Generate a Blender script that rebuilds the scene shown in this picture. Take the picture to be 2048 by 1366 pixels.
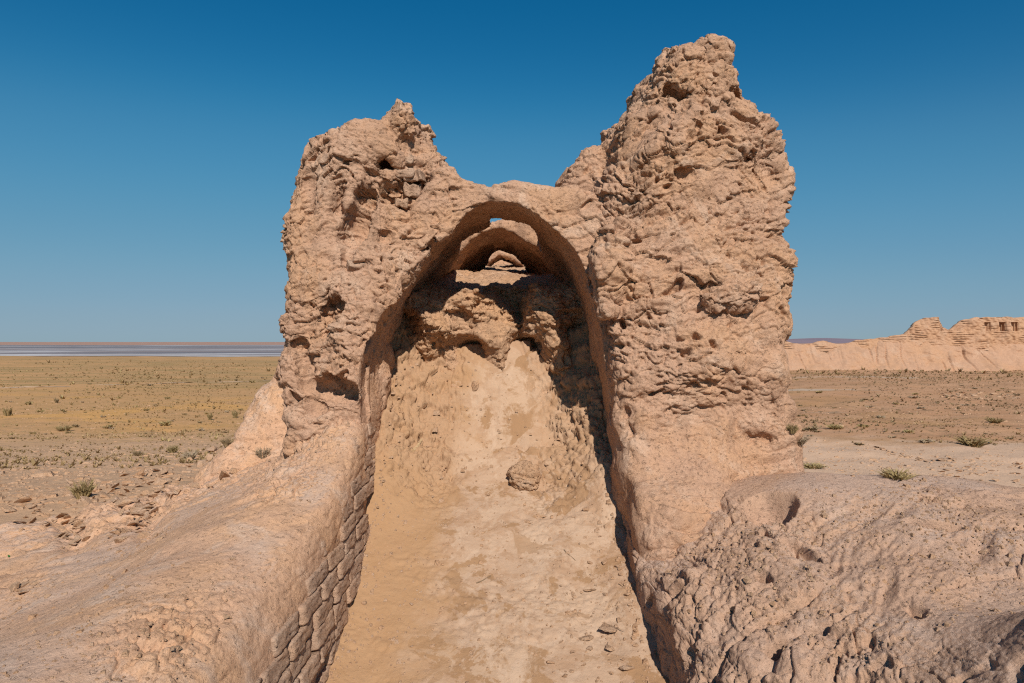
import bpy, bmesh, math, random
import numpy as np
from mathutils import Vector, Matrix

random.seed(7); rng = np.random.default_rng(11)
sc = bpy.context.scene
for o in list(bpy.data.objects): bpy.data.objects.remove(o)
C = sc.collection
R = math.radians
F = 1365.33                                    # focal length in photo pixels (24 mm on 36 mm, 2048 wide)

# ------------------------------------------------------------------ camera, sky, sun, exposure
cam = bpy.data.cameras.new('camera'); cam.lens = 24; cam.sensor_width = 36
cam.clip_start = 0.05; cam.clip_end = 60000
camo = bpy.data.objects.new('camera', cam); C.objects.link(camo)
camo.location = (0, 0, 0); camo.rotation_euler = (R(90), 0, 0)
sc.camera = camo

SUN_EL, SUN_AZ = R(39), R(12)                  # behind the camera, a little to the right
w = bpy.data.worlds.new('World'); sc.world = w; w.use_nodes = True
nt = w.node_tree; nt.nodes.clear()
sky = nt.nodes.new('ShaderNodeTexSky'); sky.sky_type = 'NISHITA'; sky.sun_disc = False
sky.sun_elevation = SUN_EL; sky.sun_rotation = math.pi - SUN_AZ
sky.altitude = 0; sky.air_density = 1.0; sky.dust_density = 0.0; sky.ozone_density = 6.0
SKY = 0.09
bgn = nt.nodes.new('ShaderNodeBackground'); bgn.inputs[1].default_value = SKY*.915
hs = nt.nodes.new('ShaderNodeHueSaturation'); hs.inputs['Saturation'].default_value = 1.3; hs.inputs['Hue'].default_value = 0.49
out = nt.nodes.new('ShaderNodeOutputWorld')
def vmul(k):
    m = nt.nodes.new('ShaderNodeVectorMath'); m.operation = 'MULTIPLY'; m.inputs[1].default_value = (k, k, k); return m
m1, m2 = vmul(SKY), vmul(1/SKY)
cv = nt.nodes.new('ShaderNodeRGBCurve')            # tone response of the clear desert sky, the same in every direction
for ch, pts in ((0, [(0, 0), (.009, .007), (.039, .058), (.14, .135), (.45, .225), (1, .275)]),
                (1, [(0, 0), (.144, .128), (.255, .248), (.46, .330), (.75, .378), (1, .40)]),
                (2, [(0, 0), (.356, .305), (.54, .440), (.75, .485), (1, .51)])):
    c_ = cv.mapping.curves[ch]; c_.points[0].location = pts[0]; c_.points[1].location = pts[-1]
    for p_ in pts[1:-1]: c_.points.new(*p_)
cv.mapping.update()
for a_, b_ in ((sky.outputs[0], hs.inputs['Color']), (hs.outputs[0], m1.inputs[0]), (m1.outputs[0], cv.inputs['Color']), (cv.outputs[0], m2.inputs[0]), (m2.outputs[0], bgn.inputs[0]), (bgn.outputs[0], out.inputs[0])):
    nt.links.new(a_, b_)

sl = bpy.data.lights.new('sun', 'SUN'); sl.energy = 4.8; sl.angle = R(0.53); sl.color = (1.0, 0.94, 0.86)
so = bpy.data.objects.new('sun', sl); C.objects.link(so)
sdir = Vector((-math.sin(SUN_AZ)*math.cos(SUN_EL), math.cos(SUN_AZ)*math.cos(SUN_EL), -math.sin(SUN_EL)))
so.rotation_euler = sdir.to_track_quat('-Z', 'Y').to_euler(); so.location = (3, -8, 12)
vs = sc.view_settings; vs.view_transform = 'Standard'; vs.look = 'None'; vs.exposure = 0.13; vs.gamma = 1
vs.use_curve_mapping = False
sc.cycles.use_denoising = False; sc.cycles.filter_width = 1.2; sc.cycles.diffuse_bounces = 8; sc.cycles.max_bounces = 12

# ------------------------------------------------------------------ numpy noise
_perm = np.arange(256); np.random.default_rng(3).shuffle(_perm); _perm = np.concatenate([_perm, _perm, _perm[:8]]).astype(np.int32)
_g = np.random.default_rng(5).normal(size=(256, 3)); _g = (_g/np.linalg.norm(_g, axis=1)[:, None]).astype(np.float32)

def perlin(P):
    P = np.asarray(P, np.float32)
    i = np.floor(P); f = P-i; i = i.astype(np.int32) & 255
    u = f*f*f*(f*(f*6-15)+10)
    res = np.zeros(len(P), np.float32)
    for dx in (0, 1):
        wx = u[:, 0] if dx else 1-u[:, 0]
        a = _perm[i[:, 0]+dx]
        for dy in (0, 1):
            wy = wx*(u[:, 1] if dy else 1-u[:, 1])
            b = _perm[a+i[:, 1]+dy]
            for dz in (0, 1):
                h = _perm[b+i[:, 2]+dz]
                g = _g[h]
                d = g[:, 0]*(f[:, 0]-dx)+g[:, 1]*(f[:, 1]-dy)+g[:, 2]*(f[:, 2]-dz)
                res += wy*(u[:, 2] if dz else 1-u[:, 2])*d
    return res*1.6

def fbm(P, o=3, g=.5):
    r = 0; a = 1.0
    for k in range(o):
        r = r+a*perlin(P*(2.03**k)+17.3*k); a *= g
    return r
def billow(P, o=2, g=.5):
    r = 0; a = 1.0
    for k in range(o):
        r = r+a*(np.abs(perlin(P*(2.1**k)+7.7*k))-.28); a *= g
    return r
def S(P, *s): return P*np.array(s if len(s) == 3 else (s[0],)*3, np.float32)

def smoothstep(a, b, x):
    t = np.clip((x-a)/(b-a), 0, 1); return t*t*(3-2*t)

# ------------------------------------------------------------------ mesh helpers
def mesh_np(name, V, Q, smooth=True):
    me = bpy.data.meshes.new(name); V = np.asarray(V, np.float32); Q = np.asarray(Q, np.int32)
    k = Q.shape[1]
    me.vertices.add(len(V)); me.vertices.foreach_set('co', V.ravel())
    me.loops.add(Q.size); me.loops.foreach_set('vertex_index', Q.ravel())
    me.polygons.add(len(Q)); me.polygons.foreach_set('loop_start', np.arange(0, Q.size, k, dtype=np.int32))
    try: me.polygons.foreach_set('loop_total', np.full(len(Q), k, np.int32))
    except Exception: pass
    me.update(calc_edges=True); me.validate()
    me.polygons.foreach_set('use_smooth', np.full(len(me.polygons), smooth))
    return me

def link(name, me, mat, parent=None, base=None):
    """one mesh object; its vertices are given in world space, base = the object's own origin"""
    if base is not None:
        me.transform(Matrix.Translation(-Vector(base)))
    o = bpy.data.objects.new(name, me); C.objects.link(o)
    if base is not None: o.location = base
    if me.materials: me.materials[0] = mat
    else: me.materials.append(mat)
    if parent:
        o.parent = parent; o.matrix_parent_inverse = Matrix.Translation(-parent.location)
    return o
def empty(name, loc):
    o = bpy.data.objects.new(name, None); C.objects.link(o); o.location = loc; o.empty_display_size = .2; return o
def tag(o, label, cat, group=None):
    o['label'] = label; o['category'] = cat
    if group: o['group'] = group
    return o
def structure(o): o['kind'] = 'structure'; return o

def grid_faces(n, m):
    a = np.arange(n*m).reshape(n, m)
    return np.stack([a[:-1, :-1], a[:-1, 1:], a[1:, 1:], a[1:, :-1]], -1).reshape(-1, 4)
def grid_normals(G):
    du = np.gradient(G, axis=0); dv = np.gradient(G, axis=1)
    n = np.cross(du, dv); return n/(np.linalg.norm(n, axis=2, keepdims=True)+1e-9)
def vert_normals(V, Q):
    n = np.cross(V[Q[:, 2]]-V[Q[:, 0]], V[Q[:, 3]]-V[Q[:, 1]])
    N = np.zeros_like(V)
    for k in range(3):
        acc = np.zeros(len(V))
        for j in range(4): acc += np.bincount(Q[:, j], n[:, k], len(V))
        N[:, k] = acc
    return N/(np.linalg.norm(N, axis=1, keepdims=True)+1e-12)

def surface_nets(D, ax, ay, az):
    D = D.astype(np.float32)
    for sl_ in ((0,), (-1,)):
        D[sl_[0], :, :] = np.maximum(D[sl_[0], :, :], .004); D[:, sl_[0], :] = np.maximum(D[:, sl_[0], :], .004)
        D[:, :, sl_[0]] = np.maximum(D[:, :, sl_[0]], .004)
    ins = D < 0
    nx, ny, nz = D.shape
    cnt = np.zeros((nx-1, ny-1, nz-1), np.uint8)
    for i in (0, 1):
        for j in (0, 1):
            for k in (0, 1):
                cnt += ins[i:nx-1+i, j:ny-1+j, k:nz-1+k]
    act = (cnt > 0) & (cnt < 8)
    ci, cj, ck = np.nonzero(act)
    idx = np.full(act.shape, -1, np.int32); idx[ci, cj, ck] = np.arange(len(ci))
    acc = np.zeros((len(ci), 3), np.float32); num = np.zeros(len(ci), np.float32)
    cs = [(i, j, k) for i in (0, 1) for j in (0, 1) for k in (0, 1)]
    val = {c: D[ci+c[0], cj+c[1], ck+c[2]] for c in cs}
    for a in cs:
        for ax_ in range(3):
            if a[ax_] == 0:
                b = list(a); b[ax_] = 1; b = tuple(b)
                va, vb = val[a], val[b]; m = (va < 0) != (vb < 0)
                t = np.where(m, va/np.where(va == vb, 1, va-vb), 0)
                p = np.array(a, np.float32)[None, :].repeat(len(ci), 0); p[:, ax_] = t
                acc += p*m[:, None]; num += m
    V = acc/np.maximum(num, 1)[:, None]+np.stack([ci, cj, ck], 1)
    h = ax[1]-ax[0]
    V = V*h+np.array([ax[0], ay[0], az[0]])
    quads = []
    for d in range(3):
        a = [slice(None)]*3; b = [slice(None)]*3; a[d] = slice(0, -1); b[d] = slice(1, None)
        A, B = ins[tuple(a)], ins[tuple(b)]
        e = A != B
        o1, o2 = [q for q in range(3) if q != d]
        s = [slice(None)]*3; s[o1] = slice(1, -1); s[o2] = slice(1, -1)
        I = np.stack(np.nonzero(e[tuple(s)]), 1); I[:, o1] += 1; I[:, o2] += 1
        flip = A[I[:, 0], I[:, 1], I[:, 2]]
        def cell(q1, q2):
            J = I.copy(); J[:, o1] -= q1; J[:, o2] -= q2
            return idx[J[:, 0], J[:, 1], J[:, 2]]
        q = np.stack([cell(1, 1), cell(0, 1), cell(0, 0), cell(1, 0)], 1)
        if d == 1: flip = ~flip
        q = np.where(flip[:, None], q, q[:, ::-1])
        quads.append(q)
    Q = np.concatenate(quads); Q = Q[(Q >= 0).all(1)]
    return V.astype(np.float32), Q

def volume(lo, hi, h, fun, noise=None, band=.22):
    ax, ay, az = [np.arange(lo[k], hi[k]+h, h, dtype=np.float32) for k in range(3)]
    D = np.ascontiguousarray(np.broadcast_to(fun(ax[:, None, None], ay[None, :, None], az[None, None, :]), (len(ax), len(ay), len(az)))).astype(np.float32)
    if noise:
        i, j, k = np.nonzero(np.abs(D) < band)
        P = np.stack([ax[i], ay[j], az[k]], 1)
        D[i, j, k] += noise(P)
    return surface_nets(D, ax, ay, az)

def poly_sdf(pts, X, Z):
    """signed distance (negative inside) to a closed polygon; X (n,1,1), Z (1,1,m) -> (n,1,m)"""
    x = X.reshape(-1, 1); z = Z.reshape(1, -1)
    d = np.full((x.size, z.size), 1e9, np.float32); s = np.zeros((x.size, z.size), bool)
    n = len(pts)
    for i in range(n):
        (x0, z0), (x1, z1) = pts[i], pts[(i+1) % n]
        ex, ez = x1-x0, z1-z0
        t = np.clip(((x-x0)*ex+(z-z0)*ez)/(ex*ex+ez*ez+1e-12), 0, 1)
        d = np.minimum(d, (x-x0-t*ex)**2+(z-z0-t*ez)**2)
        c = ((z0 > z) != (z1 > z)) & (x < ex*(z-z0)/(ez if abs(ez) > 1e-9 else 1e-9)+x0)
        s ^= c
    d = np.sqrt(d); d[s] *= -1
    return d[:, None, :]
def round_and(a, b, r):
    return np.sqrt(np.maximum(a+r, 0)**2+np.maximum(b+r, 0)**2)+np.minimum(np.maximum(a, b)+r, 0)-r
def smax(a, b, k):
    h = np.clip(.5+.5*(a-b)/k, 0, 1); return b+(a-b)*h+k*h*(1-h)
def smin(a, b, k): return -smax(-a, -b, k)
def capsule(X, Y, Z, a, b, r, sq=(1, 1, 1)):
    a = np.array(a, float); b = np.array(b, float); e = (b-a)/np.array(sq); L = (e*e).sum()+1e-9
    px, py, pz = (X-a[0])/sq[0], (Y-a[1])/sq[1], (Z-a[2])/sq[2]
    t = np.clip((px*e[0]+py*e[1]+pz*e[2])/L, 0, 1)
    return np.sqrt((px-t*e[0])**2+(py-t*e[1])**2+(pz-t*e[2])**2)-r

def px(u, v, Y): return ((u-1024)/F*Y, Y, (683-v)/F*Y)
def pxz(L, Y): return [((u-1024)/F*Y, (683-v)/F*Y) for u, v in L]

# mud relief: rounded lumps parted by creases, finer crumbling, pits, rain rills
_jit = np.random.default_rng(8).uniform(.08, .92, (256, 3)).astype(np.float32)
_cid = np.random.default_rng(9).uniform(-1, 1, 256).astype(np.float32)
def cells(P):
    """cellular noise: a random value per cell and the distance to the cell's edge"""
    i = np.floor(P); f = (P-i).astype(np.float32); i = i.astype(np.int32)
    d1 = np.full(len(P), 9, np.float32); d2 = d1.copy(); cid = np.zeros(len(P), np.float32); cz = cid.copy()
    for dx in (-1, 0, 1):
        a = _perm[(i[:, 0]+dx) & 255]
        for dy in (-1, 0, 1):
            b = _perm[(a+i[:, 1]+dy) & 255]
            for dz in (-1, 0, 1):
                h = _perm[(b+i[:, 2]+dz) & 255]; j = _jit[h]
                d = (j[:, 0]+dx-f[:, 0])**2+(j[:, 1]+dy-f[:, 1])**2+(j[:, 2]+dz-f[:, 2])**2
                n1 = d < d1
                d2 = np.where(n1, d1, np.minimum(d2, d)); cid = np.where(n1, _cid[h], cid); cz = np.where(n1, f[:, 2]-j[:, 2]-dz, cz); d1 = np.where(n1, d, d1)
    return cid, np.sqrt(d2)-np.sqrt(d1), cz

def ridged(P): return 1-2.2*np.abs(perlin(P))

def mud_disp(P, big=1.0, mid=1.0, fine=1.0, strata=0.0, rill=0.0, pits=1.0, seed=0.0, chunk=1.0, zs=1.0):
    q = P+np.float32(seed)
    wv = np.stack([perlin(S(q, 1.6)), perlin(S(q, 1.6)+31), perlin(S(q, 1.6)+67)], 1)*.16
    w2 = np.stack([perlin(S(q, 9)), perlin(S(q, 9)+31), perlin(S(q, 9)+67)], 1)*.035
    q = q+wv
    rm = smoothstep(-.30, .30, perlin(S(q, 1.0, 1.0, 1.25)+70)).astype(np.float32)      # 0 plaster-smooth ... 1 broken
    d = .075*big*billow(S(q, 2.3, 2.3, 2.6), 1)+.05*big*fbm(S(q, 1.5, 1.5, 1.8)+21, 2)
    d = d+.034*mid*(.35+.9*rm)*billow(S(q, 5.2, 5.2, 7.0), 2, .55)
    if chunk:                                         # broken lumps: each juts out towards its underside, parted by cracks
        chunk = chunk*(.46+.54*smoothstep(-1.0, .6, P[:, 2])) if zs == 1.0 else chunk
        ck = chunk*(.30+.70*rm)
        c1, e1, z1 = cells(S(q+w2, 4.6, 4.6, 7.6*zs))
        d = d+ck*(.026*c1-.030*z1*np.clip(c1+.3, 0, 1)-.034*smoothstep(.10, 0, e1)*smoothstep(-.1, .3, perlin(S(q, 3)+11)))
        c2, e2, z2 = cells(S(q+w2*1.2, 10.5, 10.5, 15*zs)+40)
        m2 = smoothstep(-.15, .35, perlin(S(q, 1.9)+140))
        d = d+chunk*(.12+.88*m2)*(.014*c2-.018*z2*np.clip(c2+.4, 0, 1)-.020*smoothstep(.12, 0, e2)*(c2 > -.3))
        c3, e3, z3 = cells(S(q+w2*.6, 25, 25, 34*zs)+80)
        m3 = smoothstep(-.2, .3, perlin(S(q, 4.1)+240))
        d = d+chunk*m3*fine*(.0055*c3-.009*z3*np.clip(c3+.3, 0, 1)-.010*smoothstep(.14, 0, e3)*(c3 > .0))
    d = d+.005*fine*fbm(S(q, 19, 19, 24), 2, .6)+.005*fine*rm*ridged(S(q+w2, 15, 15, 21))
    if pits:
        pits = pits*(.35+.65*smoothstep(-1.0, .5, P[:, 2])) if zs == 1.0 else pits
        p = perlin(S(q, 6.5, 6.5, 8.5)+200); d = d-.15*pits*smoothstep(.42, .60, p)*rm
        p = perlin(S(q+w2, 13, 13, 20)+300); d = d-.055*pits*smoothstep(.36, .46, p)*(.35+.65*m2 if chunk is not None and not np.isscalar(chunk) else 1)
    if strata:
        tl = .10*q[:, 0] if strata > .5 else 0
        zz = (q[:, 2]-tl)*7.5+.7*perlin(S(q, 1.3, 1.3, .6)+50)
        t = zz-np.floor(zz); k = smoothstep(-.05, .45, perlin(S(q, 1.0, 1.0, 1.6)+400)+.25*smoothstep(.6, 1.8, P[:, 2]))
        d = d+.055*strata*k*(np.minimum(t*1.6, 1)**.5*(1-smoothstep(.78, .98, t))-.5)
    if rill:
        d = d+.035*rill*billow(S(q, 9, 9, 1.3), 2)
    return d.astype(np.float32)

def refine(V, Q, ymax=7.3):
    c = V[Q].mean(1); n = np.cross(V[Q[:, 2]]-V[Q[:, 0]], V[Q[:, 3]]-V[Q[:, 1]])
    see = ((n*c).sum(1) < .15*np.linalg.norm(n, axis=1)*np.linalg.norm(c, axis=1)) & (c[:, 1] < ymax)
    A, B = Q[see], Q[~see]; m = len(A)
    E = np.stack([A, np.roll(A, -1, 1)], -1).reshape(-1, 2); E.sort(1)
    key = E[:, 0].astype(np.int64)*len(V)+E[:, 1]; uk, inv = np.unique(key, return_inverse=True)
    mid = (V[uk//len(V)]+V[uk % len(V)])*.5; inv = inv.reshape(m, 4)+len(V); cen = np.arange(m)+len(V)+len(uk)
    qs = [np.stack([A[:, k], inv[:, k], cen, inv[:, (k+3) % 4]], 1) for k in range(4)]
    return np.concatenate([V, mid, V[A].mean(1)]).astype(np.float32), np.concatenate([B]+qs)
def finish(V, Q, amp, tun=None, **kw):
    """push the vertices out along the normals by the mud relief"""
    N = vert_normals(V, Q); d = mud_disp(V, **kw)*amp
    if tun is not None:                              # the plastered walls of the passage stay smoother than the broken faces
        t = tun(V); inner = smoothstep(.10, .03, t)*smoothstep(.45, .8, np.abs(N[:, 0])+np.maximum(-N[:, 2], 0))
        d = d*(1-.62*inner)-.012*inner
    return V+N*d[:, None]
def poly_dist(pts, V):
    d = np.full(len(V), 1e9)
    for i in range(len(pts)):
        (x0, z0), (x1, z1) = pts[i], pts[(i+1) % len(pts)]; ex, ez = x1-x0, z1-z0
        t = np.clip(((V[:, 0]-x0)*ex+(V[:, 2]-z0)*ez)/(ex*ex+ez*ez+1e-12), 0, 1)
        d = np.minimum(d, (V[:, 0]-x0-t*ex)**2+(V[:, 2]-z0-t*ez)**2)
    return np.sqrt(d)
def chaikin(L, n=2):
    for _ in range(n):
        o = []
        for a, b in zip(L, L[1:]+L[:1]): o += [(a[0]*.75+b[0]*.25, a[1]*.75+b[1]*.25), (a[0]*.25+b[0]*.75, a[1]*.25+b[1]*.75)]
        L = o
    return L

# ------------------------------------------------------------------ materials
def new_mat(name, rough=.95):
    m = bpy.data.materials.new(name); m.use_nodes = True; n = m.node_tree
    b = n.nodes['Principled BSDF']; b.inputs['Roughness'].default_value = rough
    b.inputs['Specular IOR Level'].default_value = .08
    return m, n, b
class NB:
    def __init__(s, n): s.n = n; s.pos = n.nodes.new('ShaderNodeNewGeometry')
    def node(s, t, **k):
        x = s.n.nodes.new(t)
        for a, b in k.items(): setattr(x, a, b)
        return x
    def L(s, a, b): s.n.links.new(a, b)
    def coord(s, sx, sy, sz, off=(0, 0, 0)):
        m = s.node('ShaderNodeMapping'); m.inputs['Scale'].default_value = (sx, sy, sz); m.inputs['Location'].default_value = off
        s.L(s.pos.outputs['Position'], m.inputs[0]); return m.outputs[0]
    def noise(s, scale, detail=6, rough=.6, dist=0, st=(1, 1, 1), off=(0, 0, 0)):
        t = s.node('ShaderNodeTexNoise'); t.inputs['Scale'].default_value = scale; t.inputs['Detail'].default_value = detail
        t.inputs['Roughness'].default_value = rough; t.inputs['Distortion'].default_value = dist
        s.L(s.coord(*st, off), t.inputs['Vector']); return t.outputs[0]
    def vor(s, scale, st=(1, 1, 1), feature='DISTANCE_TO_EDGE', warp=None):
        t = s.node('ShaderNodeTexVoronoi', feature=feature); t.inputs['Scale'].default_value = scale
        c = s.coord(*st)
        if warp:
            nz = s.node('ShaderNodeTexNoise'); nz.inputs['Scale'].default_value = warp[0]; s.L(c, nz.inputs['Vector'])
            ma = s.node('ShaderNodeVectorMath', operation='MULTIPLY_ADD'); s.L(nz.outputs['Color'], ma.inputs[0])
            ma.inputs[1].default_value = (warp[1],)*3; s.L(c, ma.inputs[2]); c = ma.outputs[0]
        s.L(c, t.inputs['Vector']); return t.outputs[0]
    def ramp(s, v, lo, hi, a=0., b=1.):
        r = s.node('ShaderNodeMapRange', interpolation_type='SMOOTHSTEP')
        r.inputs[1].default_value = lo; r.inputs[2].default_value = hi; r.inputs[3].default_value = a; r.inputs[4].default_value = b
        s.L(v, r.inputs[0]); return r.outputs[0]
    def mix(s, f, a, b):
        m = s.node('ShaderNodeMix', data_type='RGBA')
        if isinstance(f, (int, float)): m.inputs[0].default_value = f
        else: s.L(f, m.inputs[0])
        for k, c in ((6, a), (7, b)):
            if isinstance(c, tuple): m.inputs[k].default_value = (*c, 1)
            else: s.L(c, m.inputs[k])
        return m.outputs[2]
    def math(s, op, a, b=None):
        m = s.node('ShaderNodeMath', operation=op)
        for k, c in ((0, a), (1, b)):
            if c is None: continue
            if isinstance(c, (int, float)): m.inputs[k].default_value = c
            else: s.L(c, m.inputs[k])
        return m.outputs[0]
    def xyz(s):
        t = s.node('ShaderNodeSeparateXYZ'); s.L(s.pos.outputs['Position'], t.inputs[0]); return t.outputs
    def nz(s):
        t = s.node('ShaderNodeSeparateXYZ'); s.L(s.pos.outputs['True Normal'], t.inputs[0]); return t.outputs[2]
    def bump(s, bsdf, items):
        prev = None
        for h, st, di in items:
            b = s.node('ShaderNodeBump'); b.inputs['Strength'].default_value = st; b.inputs['Distance'].default_value = di
            s.L(h, b.inputs['Height'])
            if prev is not None: s.L(prev, b.inputs['Normal'])
            prev = b.outputs[0]
        s.L(prev, bsdf.inputs['Normal'])

def mud_mat(name, base=(.505, .305, .200), warm=(.53, .308, .182), pale=(.57, .378, .262), dust=.0, bumpk=1.0, scale=1.0):
    m, n, b = new_mat(name); k = NB(n)
    c = k.mix(k.ramp(k.noise(1.7*scale, 7, .62), .40, .62), base, warm)
    c = k.mix(k.ramp(k.noise(3.1*scale, 8, .65, .6, off=(9, 3, 1)), .50, .68), c, pale)
    c = k.mix(k.ramp(k.noise(2.4*scale, 6, .65, .3, (1.6, 1.6, .35), (3, 8, 2)), .54, .66, 0, .5), c, tuple(x*.74 for x in base))
    c = k.mix(k.ramp(k.noise(38*scale, 6, .7), .42, .66, 0, .38), c, tuple(x*.60 for x in base))
    c = k.mix(k.ramp(k.noise(95*scale, 4, .75, 0, (1, 1, 1), (2, 9, 4)), .56, .64, 0, .45), c, tuple(x*.45 for x in base))  # dark grit grains, the colour also standing in for their tiny shadows
    c = k.mix(k.ramp(k.noise(120*scale, 3, .7), .62, .78, 0, .35), c, (.60, .45, .33))
    if dust:
        d = k.math('MULTIPLY', k.ramp(k.nz(), .80, .97), k.ramp(k.noise(1.1, 6, .6, .5, off=(4, 4, 4)), .38, .62))
        c = k.mix(k.math('MULTIPLY', d, dust), c, (.54, .405, .325))
    k.L(c, b.inputs['Base Color'])
    pit = k.ramp(k.noise(30*scale, 4, .6, .4, (1, 1, 1.6), (7, 1, 3)), .60, .66, 1, 0)
    k.bump(b, [(k.noise(15*scale, 12, .72), .50*bumpk, .05), (k.noise(60*scale, 9, .76, 0, (1, 1, 1.5)), .55*bumpk, .016), (pit, .8*bumpk, .02), (k.noise(140*scale, 3, .8), .5*bumpk, .008)])
    return m

M_mud = mud_mat('mud_brick_wall')
M_mound = mud_mat('weathered_mud', base=(.505, .32, .22), warm=(.53, .325, .21), pale=(.54, .362, .262), dust=.45)
M_ramp = mud_mat('earthen_slope', base=(.585, .352, .222), warm=(.60, .352, .203), pale=(.60, .41, .292), dust=.45, bumpk=.9)
M_brick = mud_mat('sun_dried_brick', base=(.47, .305, .21), warm=(.49, .305, .195), pale=(.51, .35, .25))
M_clod = mud_mat('dry_clod', base=(.49, .315, .20), warm=(.52, .31, .18), pale=(.55, .375, .26), scale=2.0)

# corridor floor: orange blown sand on the left, pale trodden clay with darker damp-brown patches
M_floor, n, b = new_mat('trodden_sand'); k = NB(n)
x, y, z = k.xyz()
wob = k.noise(1.6, 7, .62, .6); wob2 = k.noise(3.3, 8, .65, .4, off=(5, 2, 7))
sandm = k.math('ADD', x, k.math('MULTIPLY', k.math('SUBTRACT', wob, .5), 1.6))
c = k.mix(k.ramp(wob2, .45, .55), (.385, .240, .148), (.425, .282, .186))
c = k.mix(k.ramp(k.noise(1.7, 9, .64, .7, off=(1.7, 8.2, 0)), .535, .555, 0, .95), c, (.315, .182, .096))
c = k.mix(k.ramp(k.noise(1.9, 10, .68, .5, st=(1, .6, 1), off=(11, 2, 0)), .50, .57, 0, .85), c, (.465, .318, .214))
c = k.mix(k.ramp(k.noise(4.5, 9, .7, .6, off=(1, 2, 6)), .55, .585, 0, .55), c, (.49, .345, .24))
c = k.mix(k.ramp(k.noise(3.1, 9, .68, .6, off=(7, 5, 3)), .57, .60, 0, .7), c, (.335, .20, .112))
c = k.mix(k.ramp(sandm, -.75, -.30, .9, 0), c, (.375, .218, .112))
top = k.ramp(y, 5.7, 6.3)
sidem = k.ramp(k.math('ABSOLUTE', k.math('ADD', x, .12)), .22, .55)
c = k.mix(k.math('MULTIPLY', k.math('MULTIPLY', top, sidem), k.ramp(wob2, .36, .56, .4, 1)), c, (0.387, 0.237, 0.139))
c = k.mix(k.ramp(k.noise(70, 5, .7), .56, .75, 0, .4), c, (0.287, 0.183, 0.106))
c = k.mix(k.ramp(k.noise(150, 3, .7, off=(3, 3, 3)), .62, .76, 0, .4), c, (0.505, 0.383, 0.278))
k.L(c, b.inputs['Base Color'])
k.bump(b, [(k.noise(5, 8, .6), .35, .05), (k.noise(34, 8, .68), .45, .014), (k.noise(160, 4, .7), .4, .004)])

# open ground: hillside, desert plain and the fort's interior
M_ground, n, b = new_mat('desert_soil'); k = NB(n)
x, y, z = k.xyz()
n1 = k.noise(.03, 8, .6, .6); n2 = k.noise(.22, 9, .66, .4); n3 = k.noise(1.6, 8, .7); n4 = k.noise(.006, 7, .62, .5, st=(.45, 1, 1))
left = k.mix(k.ramp(n2, .40, .62), (0.504, 0.279, 0.128), (0.432, 0.248, 0.108))
left = k.mix(k.ramp(n1, .46, .60, 0, .8), left, (0.567, 0.302, 0.101))
left = k.mix(k.ramp(k.noise(.5, 8, .7), .52, .68, 0, .6), left, (0.261, 0.180, 0.090))
near = k.ramp(k.math('ADD', y, k.math('MULTIPLY', k.math('SUBTRACT', n1, .5), 60)), 12, 75, 1, 0)
left = k.mix(k.math('MULTIPLY', near, .8), left, (0.486, 0.310, 0.194))
farm = k.ramp(y, 90, 420)
farc = k.mix(k.ramp(n4, .44, .58), (.495, .274, .122), (.415, .243, .112))
farc = k.mix(k.ramp(k.noise(.05, 8, .72, 0, st=(.35, 1, 1)), .46, .58, 0, .75), farc, (0.279, 0.194, 0.081))
left = k.mix(farm, left, farc)
right = k.mix(k.ramp(n2, .42, .60), (0.414, 0.225, 0.122), (0.450, 0.257, 0.146))
right = k.mix(k.ramp(k.noise(.09, 8, .64, .5, st=(.5, 1, 1)), .50, .62, 0, .7), right, (0.360, 0.203, 0.095))
right = k.mix(k.ramp(k.noise(.7, 8, .72, 0, st=(.6, 1, 1)), .54, .66, 0, .7), right, (0.189, 0.126, 0.072))
palem = k.math('ADD', y, k.math('MULTIPLY', k.math('SUBTRACT', n1, .5), 60))
palem = k.math('ADD', palem, k.math('MULTIPLY', k.math('SUBTRACT', n2, .5), 14))
right = k.mix(k.ramp(palem, 30.5, 35, 1, 0), right, (.53, .352, .235))
strk = k.math('MULTIPLY', k.ramp(k.noise(.13, 7, .6, .4, st=(.12, 1, 1), off=(0, 3.3, 0)), .60, .66), k.ramp(y, 45, 60))
right = k.mix(k.math('MULTIPLY', strk, .8), right, (0.450, 0.347, 0.257))
c = k.mix(k.ramp(x, 1.0, 2.4), left, right)
far2 = k.ramp(y, 170, 260); c = k.mix(far2, c, farc)
c = k.mix(k.ramp(y, 4800, 5600), c, (0.360, 0.221, 0.167))
k.L(c, b.inputs['Base Color'])
k.bump(b, [(n3, .6, .12), (k.noise(9, 8, .7), .6, .03)])

M_lake, n, b = new_mat('salt_flat', .6); k = NB(n)
x, y, z = k.xyz()
a1 = k.noise(.0022, 10, .68, .8, st=(.30, 1, 1)); a2 = k.noise(.006, 9, .70, .6, st=(.16, 1, 1), off=(2, 1, 0))
c = k.mix(k.ramp(a1, .40, .60), (.155, .145, .155), (.25, .205, .195))
c = k.mix(k.ramp(a2, .55, .60), c, (.47, .45, .45))
c = k.mix(k.ramp(a1, .58, .62), c, (.52, .50, .49))
shore = k.math('ADD', y, k.math('MULTIPLY', k.math('SUBTRACT', a1, .5), 900))
c = k.mix(k.math('MULTIPLY', k.ramp(shore, 1420, 1560, 1, 0), k.ramp(a2, .40, .55, .15, 1)), c, (.60, .55, .52))
k.L(c, b.inputs['Base Color'])

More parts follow.
